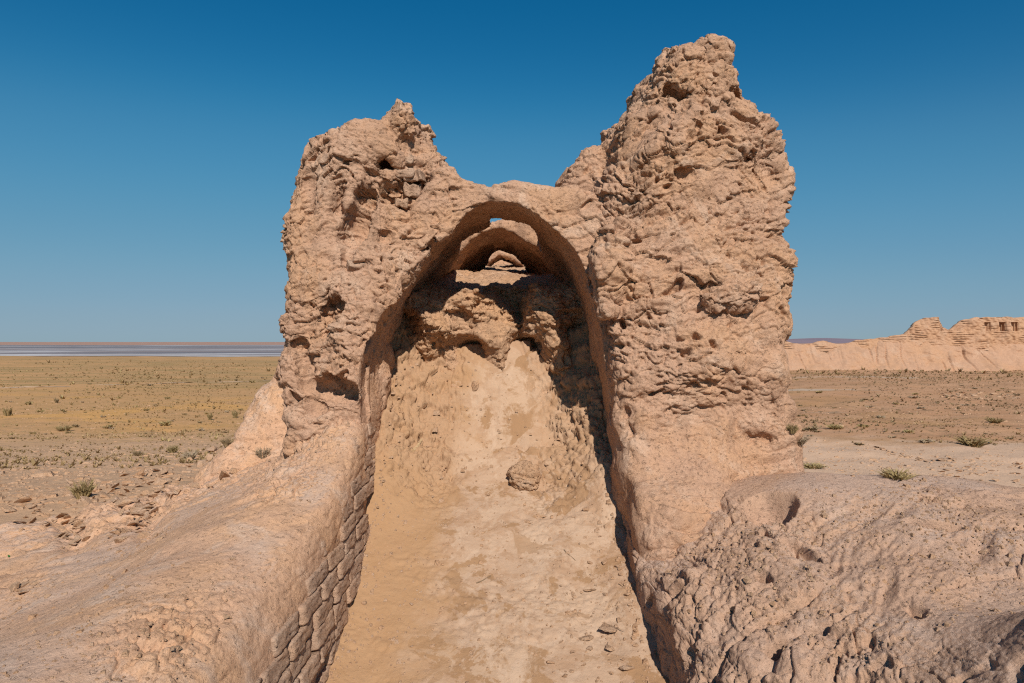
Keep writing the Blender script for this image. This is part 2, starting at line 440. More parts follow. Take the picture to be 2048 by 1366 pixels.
def plain(name, c1, c2, sc_=8, rough=.9):
    m, n, b = new_mat(name, rough); k = NB(n)
    k.L(k.mix(k.ramp(k.noise(sc_, 5, .65), .38, .64), c1, c2), b.inputs['Base Color']); return m
M_hill = plain('far_hill_hazed', (.20, .16, .19), (.24, .18, .20), .0006)  # purple-grey of distance haze put into the hill colour
M_olive = plain('olive_shrub', (.225, .165, .075), (.33, .24, .12))
M_scrub = plain('dry_scrub', (.25, .17, .08), (.36, .25, .13), .05)
M_grey = plain('grey_dry_shrub', (.29, .215, .14), (.40, .31, .21))
M_yellow = plain('straw_shrub', (.37, .27, .13), (.29, .225, .10))
M_dark = plain('dark_shrub', (.20, .145, .08), (.30, .215, .12))
M_leaf = plain('green_leaf', (.02, .10, .02), (.03, .14, .03))
M_stick = plain('dry_wood', (.42, .29, .16), (.50, .36, .21), 40)
M_twig = plain('dark_twig', (.16, .11, .07), (.22, .15, .09), 40)
M_bank = mud_mat('rampart_earth', base=(.43, .258, .165), warm=(.44, .256, .152), pale=(.455, .29, .193), scale=.12, bumpk=.4)
M_far = mud_mat('far_mud_brick', base=(.43, .258, .162), warm=(.44, .255, .148), pale=(.46, .295, .192), scale=.15, bumpk=.4)

# ------------------------------------------------------------------ terrain
LT = np.array([(0, -1.35), (5, -1.4), (6.5, -1.62), (10, -2.1), (15, -2.8), (25, -4.05), (40, -5.7), (70, -8.8), (150, -12.9), (450, -22), (1000, -27), (1280, -28), (1e5, -28)])
RT = np.array([(0, -1.6), (5.6, -1.7), (7, -2.4), (9, -3.8), (14, -4.6), (20, -5.0), (29, -5.2), (60, -5.3), (130, -5.4), (150, -5.6), (200, -12), (450, -22), (1000, -27), (1280, -28), (1e5, -28)])
def ground_z(x, y):
    ys = np.sqrt(y*y+.25*np.minimum(x, 0)**2)
    l = np.interp(ys, LT[:, 0], LT[:, 1]); r = np.interp(y, RT[:, 0], RT[:, 1])
    m = smoothstep(-1.0, 1.5, x)
    P = np.stack([x, y, x*0], -1).reshape(-1, 3)
    a = np.clip(y/60, .08, 1).reshape(-1)
    z = (l*(1-m)+r*m).reshape(-1)
    z = z-.35*smoothstep(9.5, 5, y.reshape(-1))
    z = z+.5*a*perlin(P*.045)*np.clip(1200/y.reshape(-1), 0, 1)+.16*np.minimum(a*2, 1)*fbm(P*.35, 2)*(y.reshape(-1) < 400)+.035*fbm(P*1.9, 3)*(y.reshape(-1) < 80)
    return z.reshape(x.shape)
ny, nx = 480, 400
yy = np.concatenate([np.geomspace(3.2, 160, 370), np.geomspace(164, 40000, 110)])
tt = np.sinh(np.linspace(-2.2, 2.2, nx))/np.sinh(2.2)*2.6
G = np.zeros((ny, nx, 3)); G[..., 1] = yy[:, None]; G[..., 0] = tt[None, :]*(yy[:, None]+4)
G[..., 2] = ground_z(G[..., 0], G[..., 1])
# keep it under the corridor and its walls
inside = (np.abs(G[..., 0]-.1) < 2.2) & (G[..., 1] < 15.5)
G[..., 2] = np.where(inside, np.minimum(G[..., 2], -3.2), G[..., 2])
ground = structure(link('desert_ground', mesh_np('desert_ground', G.reshape(-1, 3), grid_faces(ny, nx)[:, ::-1]), M_ground))

# salt lake: a sheet with a ragged near shore, a little above the plain
nx_, ny_ = 260, 40
xs = np.linspace(-9000, 9000, nx_); sh = 1300+170*fbm(np.stack([xs*.0011, xs*0, xs*0+3.3], 1), 4)+.02*np.abs(xs)
L = np.zeros((ny_, nx_, 3)); t = np.linspace(0, 1, ny_)**1.6
L[..., 0] = xs[None]; L[..., 1] = sh[None]*(1-t[:, None])+(5500+500*perlin(np.stack([xs*.0004, xs*0+9, xs*0], 1)))[None]*t[:, None]; L[..., 2] = -27.55
structure(link('salt_lake', mesh_np('salt_lake', L.reshape(-1, 3), grid_faces(ny_, nx_)[:, ::-1]), M_lake))
# low hills on the far horizon
xs = np.linspace(-3000, 16000, 300); hh = 52*np.exp(-((xs-5400)/850)**2)+26*np.exp(-((xs-6900)/1500)**2)+12*np.exp(-((xs-9500)/2500)**2)+5*perlin(np.stack([xs*.002, xs*0, xs*0], 1))
hh = np.maximum(hh*smoothstep(2500, 4600, xs), 0)
G = np.zeros((5, 300, 3)); G[..., 0] = xs[None]; G[..., 1] = np.array([11000, 11600, 12200, 12800, 13600])[:, None]
G[..., 2] = -29+(hh[None]+28*smoothstep(2500, 4600, xs)[None])*np.array([0, .62, 1, .7, 0])[:, None]
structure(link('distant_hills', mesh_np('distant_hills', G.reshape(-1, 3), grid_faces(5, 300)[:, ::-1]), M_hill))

# pale worn tracks over the plain and across the fort
M_track = mud_mat('pale_track', base=(.56, .385, .255), warm=(.56, .37, .225), pale=(.60, .43, .30), scale=.05, bumpk=.2)
def track(pts, wd, label, up=.10):
    p = np.array(pts, float); t = np.linspace(0, 1, 160); k_ = np.linspace(0, 1, len(p))
    cx, cy = np.interp(t, k_, p[:, 0]), np.interp(t, k_, p[:, 1])
    G = np.zeros((160, 7, 3)); sd = wd*(1+.45*perlin(np.stack([t*14, t*0, t*0+wd], 1)))
    tx, ty = np.gradient(cx), np.gradient(cy); ln = np.hypot(tx, ty); s_ = np.linspace(-.5, .5, 7)
    G[..., 0] = cx[:, None]-(ty/ln*sd)[:, None]*s_[None]; G[..., 1] = cy[:, None]+(tx/ln*sd)[:, None]*s_[None]
    G[..., 2] = ground_z(G[..., 0], G[..., 1])+up-.5*up*(np.abs(s_)[None]*2)**4
    o = structure(link('dirt_track', mesh_np('dirt_track', G.reshape(-1, 3), grid_faces(160, 7)), M_track)); return o
track([(-175, 228), (-150, 262), (-128, 300), (-105, 320), (-70, 335)], 5.0, 'left')

# ------------------------------------------------------------------ corridor floor
FZ = np.array([(1, -3.1), (3, -2.5), (4.1, -2.06), (4.75, -1.8), (6.0, -1.27), (6.4, -1.02), (6.6, -.72), (6.85, -.22), (7.0, -.06), (7.3, .0), (7.7, .02)])
def floor_parts(x, y):
    s = np.abs(x+.17)
    z = np.interp(y, FZ[:, 0], FZ[:, 1])
    side = smoothstep(.45, 1.0, s)*smoothstep(5.2, 6.6, y)
    z = z+.46*side*smoothstep(7.3, 6.75, y)+.05*smoothstep(.7, 1.05, s)
    z = z+.07*smoothstep(.35, .0, np.abs(x-.02))*smoothstep(6.0, 7.0, y)
    P = np.stack([x, y, z+2.2], -1).reshape(-1, 3)
    k_ = np.clip(smoothstep(.20, .60, s+.22*perlin(P*2.1+33).reshape(s.shape))*smoothstep(5.5, 6.5, y)*1.15, 0, 1).reshape(-1)
    dz = .030*fbm(P*1.3, 2)+.008*fbm(P*5, 2)+.0025*fbm(P*24, 2)
    c1, e1, _ = cells(S(P, 8, 7, 9)+.4*perlin(P*7)[:, None]); c2, e2, _ = cells(S(P, 20, 18, 22))
    dz = dz+k_*(.12*billow(S(P, 4.5, 5.0, 5.5), 2, .6)+.055*c1-.055*smoothstep(.12, 0, e1)+.024*c2-.022*smoothstep(.15, 0, e2))
    k2 = smoothstep(.1, .35, perlin(P*1.5+18)).reshape(-1)*smoothstep(3.6, 4.2, y.reshape(-1))
    dz = dz+k2*(.006*c2-.006*smoothstep(.12, 0, e2)+.004*c1)
    dz = dz+.010*smoothstep(.05, .3, perlin(P*2.4+8))*fbm(P*16, 2)
    return z, dz.reshape(z.shape)
def floor_z(x, y):
    a, b = floor_parts(x, y); return a+b
xs = np.linspace(-1.45, 1.2, 270); ys = np.concatenate([np.linspace(1.0, 3.5, 40), np.linspace(3.51, 7.3, 400)])
G = np.zeros((len(ys), len(xs), 3)); G[..., 0] = xs[None]; G[..., 1] = ys[:, None]; G[..., 2], dz = floor_parts(G[..., 0], G[..., 1])
N = grid_normals(G); N = N*np.sign(N[..., 2:3]); dz = dz*np.maximum(N[..., 2], .55); G = G+N*dz[..., None]
floor = structure(link('corridor_floor', mesh_np('corridor_floor', G.reshape(-1, 3), grid_faces(len(ys), len(xs))[:, ::-1]), M_floor))

# ------------------------------------------------------------------ swept banks on both sides of the corridor
def sweep(rows, ny, weights, ns, y0, y1, power=1.0, smooth_y=.18):
    rows = sorted(rows, key=lambda r: r[0]); Y = np.array([r[0] for r in rows]); Pf = np.array([r[1] for r in rows], float)
    ys = y0+(y1-y0)*np.linspace(0, 1, ny)**power
    npt = Pf.shape[1]
    A = np.zeros((ny, npt, 2))
    for j in range(npt):
        for c_ in range(2):
            acc = 0
            for q in np.linspace(-1, 1, 9): acc = acc+np.interp(ys+q*smooth_y*1.4, Y, Pf[:, j, c_])*(1-abs(q)*.7)
            A[:, j, c_] = acc/sum(1-abs(q)*.7 for q in np.linspace(-1, 1, 9))
    wts = np.array(weights, float); cuts = np.concatenate([[0], np.cumsum(wts)])/wts.sum()
    s = np.interp(np.linspace(0, 1, ns), cuts, np.arange(npt))
    i = np.clip(s.astype(int), 0, npt-2); f = (s-i)[None, :, None]
    p0 = A[:, np.maximum(i-1, 0)]; p1 = A[:, i]; p2 = A[:, i+1]; p3 = A[:, np.minimum(i+2, npt-1)]
    B = .5*((2*p1)+(-p0+p2)*f+(2*p0-5*p1+4*p2-p3)*f*f+(-p0+3*p1-3*p2+p3)*f**3)
    G = np.zeros((ny, ns, 3)); G[..., 0] = B[..., 0]; G[..., 1] = ys[:, None]; G[..., 2] = B[..., 1]
    return G

# left: brick inner face, worn shoulder, broad slope falling away outwards
Lrows = [
 (1.0, [(-1.10, -3.3), (-1.14, -2.2), (-1.22, -1.60), (-1.45, -1.36), (-2.0, -1.30), (-3.0, -1.58), (-4.5, -1.85), (-7, -2.4), (-10, -3.6)]),
 (2.5, [(-1.10, -2.9), (-1.14, -2.0), (-1.20, -1.52), (-1.42, -1.32), (-1.9, -1.28), (-3.0, -1.56), (-4.5, -1.85), (-7, -2.4), (-10, -3.6)]),
 (3.4, [(-1.12, -2.6), (-1.14, -1.9), (-1.19, -1.42), (-1.42, -1.23), (-1.9, -1.22), (-3.0, -1.55), (-4.5, -1.82), (-7, -2.3), (-10, -3.5)]),
 (4.2, [(-1.12, -2.3), (-1.13, -1.7), (-1.17, -1.20), (-1.42, -1.08), (-1.85, -1.15), (-3.0, -1.51), (-4.5, -1.78), (-7, -2.2), (-10, -3.4)]),
 (5.0, [(-1.13, -2.0), (-1.13, -1.4), (-1.15, -.95), (-1.35, -.86), (-1.75, -1.0), (-2.5, -1.33), (-4.0, -1.74), (-7, -2.2), (-10, -3.3)]),
 (5.6, [(-1.17, -1.8), (-1.17, -1.2), (-1.19, -.70), (-1.40, -.62), (-1.78, -.90), (-2.5, -1.30), (-4.0, -1.72), (-7, -2.2), (-10, -3.2)]),
 (6.4, [(-1.30, -1.6), (-1.30, -1.2), (-1.32, -.75), (-1.50, -.75), (-1.9, -.95), (-2.5, -1.18), (-4.0, -1.62), (-7, -2.25), (-10, -3.2)]),
 (8.0, [(-1.60, -1.6), (-1.60, -1.3), (-1.62, -1.1), (-1.80, -1.1), (-2.2, -1.15), (-2.8, -1.32), (-4.2, -1.75), (-7, -2.4), (-10, -3.2)]),
 (9.6, [(-1.60, -2.2), (-1.60, -2.2), (-1.62, -2.1), (-1.80, -2.1), (-2.2, -2.1), (-2.8, -2.2), (-4.2, -2.35), (-7, -2.8), (-10, -3.5)]),
]
G = sweep(Lrows, 620, [.5, 1.0, 1.0, 1.3, 1.8, 1.3, 1.0, .4], 500, 2.0, 9.6, 1.25)
P = G.reshape(-1, 3).astype(np.float32)
face = smoothstep(-1.55, -1.2, P[:, 0])                      # 1 on the inner face
N = grid_normals(G).reshape(-1, 3)
if N[:, 2].mean() < 0: N = -N
ridge = np.exp(-((P[:, 0]+3.4+.10*(P[:, 1]-6))/1.5)**2)*smoothstep(5.0, 6.2, P[:, 1])
lowl = smoothstep(-2.3, -3.4, P[:, 0])
base = .05*fbm(S(P, 1.1), 2)+.010*fbm(S(P, 4.5), 2)
U_ = 1024+F*P[:, 0]/P[:, 1]; V_ = 683-F*P[:, 2]/P[:, 1]
ero = np.clip(perlin(S(P, 1.2, 1.2, 1.2)+44)*1.9+.25, 0, 1)*smoothstep(-1.95, -1.55, P[:, 0])*(1-smoothstep(-1.34, -1.2, P[:, 0]))
d = base+ero*(.035*billow(S(P, 5, 3.2, 5), 2))
gul = billow(S(P, .9, 2.2, 1)+5, 2, .5); d = d+.10*lowl*gul
fis = np.abs(perlin(np.stack([P[:, 0]*1.1+P[:, 1]*.5, P[:, 1]*2.6-P[:, 0]*.9, P[:, 2]], 1)+60)); d = d-.05*lowl*smoothstep(.06, 0, fis)*smoothstep(-.1, .3, perlin(P*.8+2))
w8 = .03*np.stack([perlin(P*8), perlin(P*8+9), perlin(P*8+19)], 1)
c1, e1, _ = cells(S(P+w8, 7, 6, 7)); c2, e2, _ = cells(S(P+w8, 15, 12, 15)+30); c3, e3, _ = cells(S(P+w8*.5, 34, 26, 34)+60)
cm = np.clip(ero*1.1+ridge*.75+.35*lowl*smoothstep(0, .4, perlin(P*1.3+77)), 0, 1)
m3 = smoothstep(-.1, .35, perlin(P*3.1+15))
d = d+cm*(.030*c1-.035*smoothstep(.12, 0, e1)*(c1 > -.4)+.014*c2-.016*smoothstep(.14, 0, e2))+(.15+.85*cm)*m3*(.005*c3-.006*smoothstep(.15, 0, e3))
d = d*(1-.85*face)-face*.020+face*.02*billow(S(P, 5, 3, 8), 2)
d = d+.0022*ridged(S(P, 26, 16, 26))*m3+.0026*fbm(S(P, 21), 3)
for (u0, v0, ru, rv, dep) in [(145, 1062, 44, 50, .08), (285, 1015, 55, 60, .09), (70, 1035, 70, 26, .05), (345, 960, 60, 20, .05)]:
    rr = np.sqrt(((U_-u0)/ru)**2+((V_-v0)/rv)**2); d = d-dep*smoothstep(1.2, .3, rr+.35*perlin(P*4))
spur = np.exp(-((P[:, 0]+1.75)/.35)**2)*smoothstep(4.6, 5.4, P[:, 1]); d = d+spur*(.05*billow(S(P, 6, 6, 8), 2, .6)+.02*c2-.02*smoothstep(.14, 0, e2))
V = P+N*d[:, None]
LB = V
lw = tag(empty('corridor_wall', (-1.5, 4.0, -2.3)), 'low worn mud-brick wall along the left side of the sandy corridor, sloping away outwards', 'wall')
lslope = link('wall_core', mesh_np('wall_core', V, grid_faces(620, 500)), M_ramp, lw)

# right: eroded stump of the inner wall, seen from its broken near face
Rrows = [
 (1.0, [(.90, -3.4), (.93, -2.8), (1.0, -2.5), (1.2, -2.2), (1.5, -1.8), (1.9, -1.45), (2.4, -1.1), (3.2, -1.0), (5, -1.2), (8, -2.4)]),
 (2.3, [(.90, -2.9), (.93, -2.4), (1.0, -2.15), (1.2, -1.95), (1.5, -1.66), (1.9, -1.30), (2.3, -1.02), (3.0, -.98), (5, -1.2), (8, -2.4)]),
 (2.8, [(.90, -2.7), (.93, -2.3), (.99, -2.05), (1.2, -1.80), (1.55, -1.56), (1.95, -1.32), (2.35, -1.08), (3.0, -1.02), (5, -1.2), (8, -2.4)]),
 (3.4, [(.90, -2.45), (.92, -2.1), (.97, -1.86), (1.16, -1.62), (1.6, -1.46), (2.1, -1.38), (2.5, -1.33), (3.2, -1.2), (5, -1.2), (8, -2.4)]),
 (4.1, [(.90, -2.2), (.92, -1.85), (.96, -1.56), (1.20, -1.38), (1.65, -1.23), (2.2, -1.17), (2.7, -1.17), (3.4, -1.18), (5, -1.3), (8, -2.6)]),
 (4.7, [(.86, -2.0), (.88, -1.62), (.94, -1.55), (1.18, -1.44), (1.55, -1.16), (2.15, -1.03), (2.7, -1.03), (3.5, -1.05), (5, -1.3), (8, -2.8)]),
 (5.2, [(.84, -1.9), (.86, -1.50), (.92, -1.42), (1.15, -1.31), (1.5, -1.14), (2.15, -1.01), (2.8, -1.0), (3.6, -1.05), (5, -1.45), (8, -3.0)]),
 (5.7, [(.90, -1.8), (.92, -1.4), (.98, -1.20), (1.2, -1.10), (1.6, -1.08), (2.2, -1.14), (2.9, -1.2), (3.7, -1.35), (5, -1.8), (8, -3.3)]),
 (7.0, [(1.2, -2.2), (1.3, -2.2), (1.4, -2.2), (1.5, -2.2), (1.8, -2.2), (2.4, -2.2), (3.1, -2.4), (4, -2.7), (5.5, -3.2), (8, -3.9)]),
 (9.0, [(1.2, -4.4), (1.3, -4.4), (1.4, -4.4), (1.5, -4.4), (1.8, -4.4), (2.4, -4.4), (3.1, -4.5), (4, -4.7), (5.5, -4.9), (8, -5.2)]),
]
G = sweep(Rrows, 660, [1.0, .9, .8, 1.2, 1.6, 1.6, 1.2, .8, .5], 540, 2.1, 9.0, 1.35, .12)
P = G.reshape(-1, 3).astype(np.float32)
N = grid_normals(G).reshape(-1, 3)
if N[:, 2].mean() < 0: N = -N
crest = smoothstep(4.35, 4.9, P[:, 1]-.12*np.maximum(P[:, 0]-2, 0))*smoothstep(1.35, 1.8, P[:, 0])
ledge = smoothstep(4.45, 4.72, P[:, 1]-.30*(P[:, 0]-.95))*smoothstep(1.75, 1.35, P[:, 0])*smoothstep(.90, .97, P[:, 0])
crest = np.maximum(crest, .9*ledge)
leftp = smoothstep(2.2, 1.2, P[:, 0])*(1-crest)
q = P+.12*np.stack([perlin(P*1.7), perlin(P*1.7+30), perlin(P*1.7+60)], 1)
al, ac = q[:, 0]*.80+q[:, 1]*.60, q[:, 0]*.60-q[:, 1]*.80         # along and across the slanting ribs of the broken face
rib = np.stack([al*.85, ac*2.3, q[:, 2]*.4], 1)
fc = (1-crest)*(.35+.65*smoothstep(2.3, 3.3, P[:, 1]))*(1-.65*smoothstep(1.6, 2.0, P[:, 0])*smoothstep(3.8, 3.2, P[:, 1]))
d = .06*fbm(S(P, 1.2), 2)*(1-.6*crest)+fc*(1-leftp*.6)*(.11*billow(rib, 2, .45))
d = d+leftp*(.10*billow(S(q, 3.0, 2.2, 3), 1)+.035*billow(S(q, 6.5, 5, 6.5), 2, .55))
f_ = perlin(rib*1.3+77); d = d-.045*fc*smoothstep(.10, .0, np.abs(f_))*smoothstep(.0, .35, perlin(P*1.7+19))
d = d-fc*.10*smoothstep(.52, .70, perlin(S(q, 3.2)+120))-leftp*.10*smoothstep(.38, .56, perlin(S(q, 8)+150))
w8 = .03*np.stack([perlin(P*8), perlin(P*8+9), perlin(P*8+19)], 1)
c1, e1, _ = cells(S(q+w8, 7, 5, 7)); c2, e2, _ = cells(S(q+w8, 16, 11, 16)+20); c3, e3, _ = cells(S(q+w8*.5, 36, 24, 36)+50)
cm = fc*np.clip(.85*leftp+smoothstep(.0, .35, perlin(P*1.4+61)), 0, 1); m3 = smoothstep(-.15, .3, perlin(P*3.3+15))
d = d+cm*(.016*c1-.030*smoothstep(.08, 0, e1)*(c1 > .1)+.008*c2-.014*smoothstep(.10, 0, e2)*(c2 > 0))+(.10+.6*fc)*m3*(.004*c3-.006*smoothstep(.12, 0, e3)*(c3 > 0))
grain = np.stack([ac*19, al*6, q[:, 2]*8], 1); d = d+fc*.007*ridged(grain)*(.4+m3)+fc*.004*ridged(grain*2.3+9)+fc*.018*smoothstep(.05, .4, perlin(P*2.2+90))*ridged(np.stack([ac*9, al*2.6, q[:, 2]*4], 1))+.003*fbm(S(P, 34), 2)
# a hollow scooped under the crest
hx, hy, hz = px(1530, 1030, 4.75)
hd = np.sqrt(((P[:, 0]-hx)/.17)**2+((P[:, 1]-4.66)/.20)**2)+.2*perlin(P*6); d = d-.19*smoothstep(1.1, .7, hd)
d = d*(1-.55*smoothstep(.96, .90, P[:, 0]))
V = P+N*d[:, None]
RB = V
rm = tag(link('eroded_wall', mesh_np('eroded_wall', V, grid_faces(660, 540)), M_mound, base=(2.2, 4.5, -2.2)),
         'broad eroded stump of mud wall with a fissured face, in the right foreground', 'wall')

# ------------------------------------------------------------------ the gateway: left tower, vault arch, right tower
Y0 = 5.9
TUN = [(742, 2200), (742, 800), (744, 735), (756, 680), (778, 610), (802, 556), (828, 518), (866, 474), (909, 434), (950, 410), (985, 401), (1012, 401), (1050, 412), (1088, 438), (1122, 470), (1152, 508), (1174, 560), (1192, 640), (1206, 720), (1216, 800), (1224, 900), (1228, 2200)]
TUNZ = chaikin(pxz(TUN, Y0), 2)
tun_d = lambda V: poly_dist(TUNZ, V)
gate = tag(empty('ruined_gateway', (-.1, 6.2, -1.6)), 'tall ruined mud-brick gateway of two broken towers joined by a thin arch', 'ruin')

def gap_y(z, a, b): return a+b*np.maximum(z, 0)

RT_P = [(1600, 1250), (1596, 960), (1582, 880), (1573, 800), (1558, 690), (1564, 600), (1582, 520), (1573, 470), (1586, 400), (1597, 300), (1578, 230), (1537, 195), (1511, 165), (1500, 120), (1476, 76), (1430, 60), (1402, 72), (1352, 70), (1330, 100), (1315, 130), (1280, 180), (1252, 215), (1240, 270), (1205, 335), (1180, 400), (1186, 440), (1188, 520), (1196, 600), (1205, 690), (1212, 800), (1224, 900), (1230, 1000), (1232, 1250)]
SH_P = [(1260, 240), (1232, 272), (1180, 296), (1132, 326), (1112, 362), (1105, 420), (1150, 600), (1180, 900), (1400, 900), (1400, 240)]
rtz = pxz(RT_P, 5.85); shz = pxz(SH_P, 6.45)
def rt_fun(X, Y, Z):
    yf = 5.42+.17*np.maximum(Z+.2, 0)+.05*np.maximum(1.2-X, 0)*np.maximum(Z, 0)+.10*np.abs(X-1.5)+.30*np.maximum(1.40-X, 0)*smoothstep(.1, 1.2, Z)-.75*smoothstep(-.35, -1.45, Z)**1.6*smoothstep(2.2, 1.3, X)
    d = round_and(poly_sdf(rtz, X, Z), np.maximum(yf-Y, Y-(7.6-.12*np.maximum(Z, 0))), .20)
    d2 = round_and(poly_sdf(shz, X, Z), np.maximum(6.3-Y, Y-8.3), .22)
    d = smin(d, d2, .10)
    d = smax(d, -poly_sdf(TUNZ, X, Z), .03)
    cut = [((1196, 420), (1236, 490), .10, 5.62), ((1262, 512), (1392, 545), .075, 5.40), ((1385, 560), (1388, 630), .045, 5.40), ((1300, 232), (1312, 246), .075, 5.78),
           ((1395, 600), (1490, 625), .06, 5.40), ((1265, 700), (1305, 712), .055, 5.40), ((1520, 880), (1540, 884), .035, 5.45),
           ((1470, 300), (1500, 312), .05, 5.75), ((1250, 300), (1330, 262), .06, 5.72), ((1340, 180), (1370, 200), .05, 5.9),
           ((1548, 330), (1560, 350), .06, 5.75), ((1330, 330), (1385, 345), .06, 5.65), ((1290, 410), (1330, 430), .06, 5.55), ((1420, 200), (1480, 190), .045, 5.9), ((1240, 560), (1250, 640), .06, 5.42)]
    for a, b, r, yy_ in cut:
        d = smax(d, -capsule(X, Y, Z, px(*a, yy_), px(*b, yy_), r, (1, 1.5, .8)), .05)
    d = smin(d, capsule(X, Y, Z, px(1420, 592, 5.48), px(1490, 590, 5.48), .12, (1, .9, 1)), .07)      # jutting boulder of brickwork
    d = smin(d, capsule(X, Y, Z, px(1222, 470, 5.75), px(1215, 620, 5.62), .13), .08)                    # pillar where the arch springs
    return d
def big_noise(P): return -(.10*fbm(S(P, .9, .9, 1.1)+3, 2)+.055*billow(S(P, 2.6, 2.6, 3.4)+9, 1))
def top_ragged(P): return big_noise(P)-.05*billow(S(P, 6, 6, 7), 1)*smoothstep(1.0, 2.4, P[:, 2])
V, Q = volume((.15, 4.45, -1.75), (2.75, 8.4, 3.0), .0175, rt_fun, top_ragged)
V, Q = refine(V, Q)
V = finish(V, Q, 1.0, tun=tun_d, big=1.0, mid=1.0, strata=.55, rill=.3, pits=.7)
right_tower = link('right_tower', mesh_np('right_tower', V, Q), M_mud, gate)
right_tower['label'] = 'taller right tower, leaning and pitted, narrowing to a peak'

LT_P = [(520, 1150), (545, 960), (585, 850), (574, 745), (584, 700), (572, 640), (582, 560), (570, 470), (582, 360), (602, 292), (640, 272), (688, 274), (706, 251), (764, 244), (775, 222), (806, 212), (835, 226), (842, 272), (880, 316), (925, 352), (965, 372), (985, 420), (900, 600), (800, 700), (760, 1150)]
ltz = pxz(LT_P, 5.95)
def lt_fun(X, Y, Z):
    yf = 5.58+.12*np.maximum(Z+.2, 0)+.26*smoothstep(-1.25, -.75, X)+.16*np.maximum(-1.55-X, 0)
    d = round_and(poly_sdf(ltz, X, Z), np.maximum(yf-Y, Y-(7.35-.15*np.maximum(Z, 0))), .13)
    d = smin(d, capsule(X, Y, Z, px(700, 640, 5.66), px(705, 760, 5.60), .17, (1, .8, 1)), .14)          # smooth springer of the arch
    d = smin(d, capsule(X, Y, Z, px(806, 256, 6.0), px(806, 238, 6.0), .105, (1, 1.3, 1)), .03)
    d = smax(d, -poly_sdf(TUNZ, X, Z), .03)
    cut = [((742, 345), (700, 470), .075, 5.72), ((700, 470), (690, 520), .045, 5.68), ((774, 306), (772, 330), .065, 5.95), ((815, 322), (850, 325), .06, 5.93), ((846, 362), (847, 402), .06, 5.98), ((800, 380), (826, 384), .06, 5.9), ((768, 372), (775, 380), .055, 5.84),
           ((795, 395), (812, 405), .055, 5.86), ((775, 262), (770, 240), .05, 5.85), ((612, 772), (688, 790), .10, 5.50), ((620, 815), (612, 805), .07, 5.5), ((588, 690), (606, 745), .08, 5.55),
           ((770, 470), (790, 462), .05, 5.74), ((690, 535), (760, 520), .035, 5.66), ((665, 600), (650, 660), .05, 5.60), ((605, 320), (612, 420), .05, 5.72), ((640, 510), (660, 520), .05, 5.60), ((596, 500), (606, 530), .05, 5.65), ((672, 370), (668, 410), .04, 5.7)]
    for a, b, r, yy_ in cut:
        d = smax(d, -capsule(X, Y, Z, px(*a, yy_), px(*b, yy_), r, (1, 2.3, .9)), .03)
    return d
V, Q = volume((-2.5, 5.15, -1.8), (.0, 7.6, 2.3), .0175, lt_fun, top_ragged)
V, Q = refine(V, Q)
V = finish(V, Q, 1.0, tun=tun_d, big=.75, mid=.85, fine=1.1, strata=.3, rill=.2, pits=.8, seed=13.0)
left_tower = link('left_tower', mesh_np('left_tower', V, Q), M_mud, gate)
left_tower['label'] = 'shorter left tower with a knob on top and hollows between exposed bricks'

AR_P = [(880, 318), (925, 352), (965, 370), (1000, 372), (1012, 364), (1030, 360), (1060, 364), (1110, 372), (1150, 372), (1200, 400), (1300, 500), (1300, 900), (1180, 900), (860, 900), (700, 900), (690, 600), (790, 480)]
arz = pxz(AR_P, 6.0)
def ar_fun(X, Y, Z):
    yf = 5.84+.10*np.maximum(Z-.2, 0)
    d = round_and(poly_sdf(arz, X, Z), np.maximum(yf-Y, Y-(6.80+.08*np.cos(X*9)+1.6*smoothstep(.34, .62, np.abs(X+.09)+.10*(X > 0)))), .07)
    d = smax(d, -poly_sdf(TUNZ, X, Z), .025)
    # worn, lower left lip and the crack where the two halves meet
    d = smax(d, -capsule(X, Y, Z, px(1002, 360, 5.95), px(1002, 410, 5.95), .008, (1, 6, 1)), .02)
    d = smin(d, capsule(X, Y, Z, px(950, 424, 6.42), px(1000, 410, 6.38), .055, (1, 1.6, .8)), .05)
    d = smin(d, capsule(X, Y, Z, px(985, 392, 5.93), px(1000, 396, 5.95), .045), .04)
    d = smax(d, -capsule(X, Y, Z, px(935, 428, 5.80), px(990, 402, 5.80), .055, (1, 1.2, 1)), .03)
    return d
V, Q = volume((-1.6, 5.6, -.9), (1.3, 8.6, 1.65), .019, ar_fun, lambda P: -.035*fbm(S(P, 2.2)+4, 3)-.03*billow(S(P, 4, 4, 4)+2, 1)*smoothstep(6.0, 6.3, P[:, 1]))
V, Q = refine(V, Q)
V = finish(V, Q, 1.0, tun=tun_d, big=.22, mid=.3, fine=.6, pits=.25, seed=5.0, chunk=.6, rill=.3)
link('vault_arch', mesh_np('vault_arch', V, Q), M_mud, gate)

SP_P = [(640, 690), (590, 728), (562, 746), (525, 772), (508, 815), (496, 868), (462, 905), (440, 935), (430, 1040), (680, 1040)]
spz = pxz(SP_P, 7.3)
def sp_fun(X, Y, Z): return round_and(poly_sdf(spz, X, Z), np.maximum(6.55+.45*(Z+1.2)-Y, Y-8.3), .3)
V, Q = volume((-3.3, 6.0, -2.0), (-1.7, 8.5, .1), .02, sp_fun, big_noise)
V = finish(V, Q, 1.0, big=.5, mid=.7, fine=1, strata=.4, pits=.4, seed=3.0)
link('buttress', mesh_np('buttress', V, Q), M_ramp, gate)

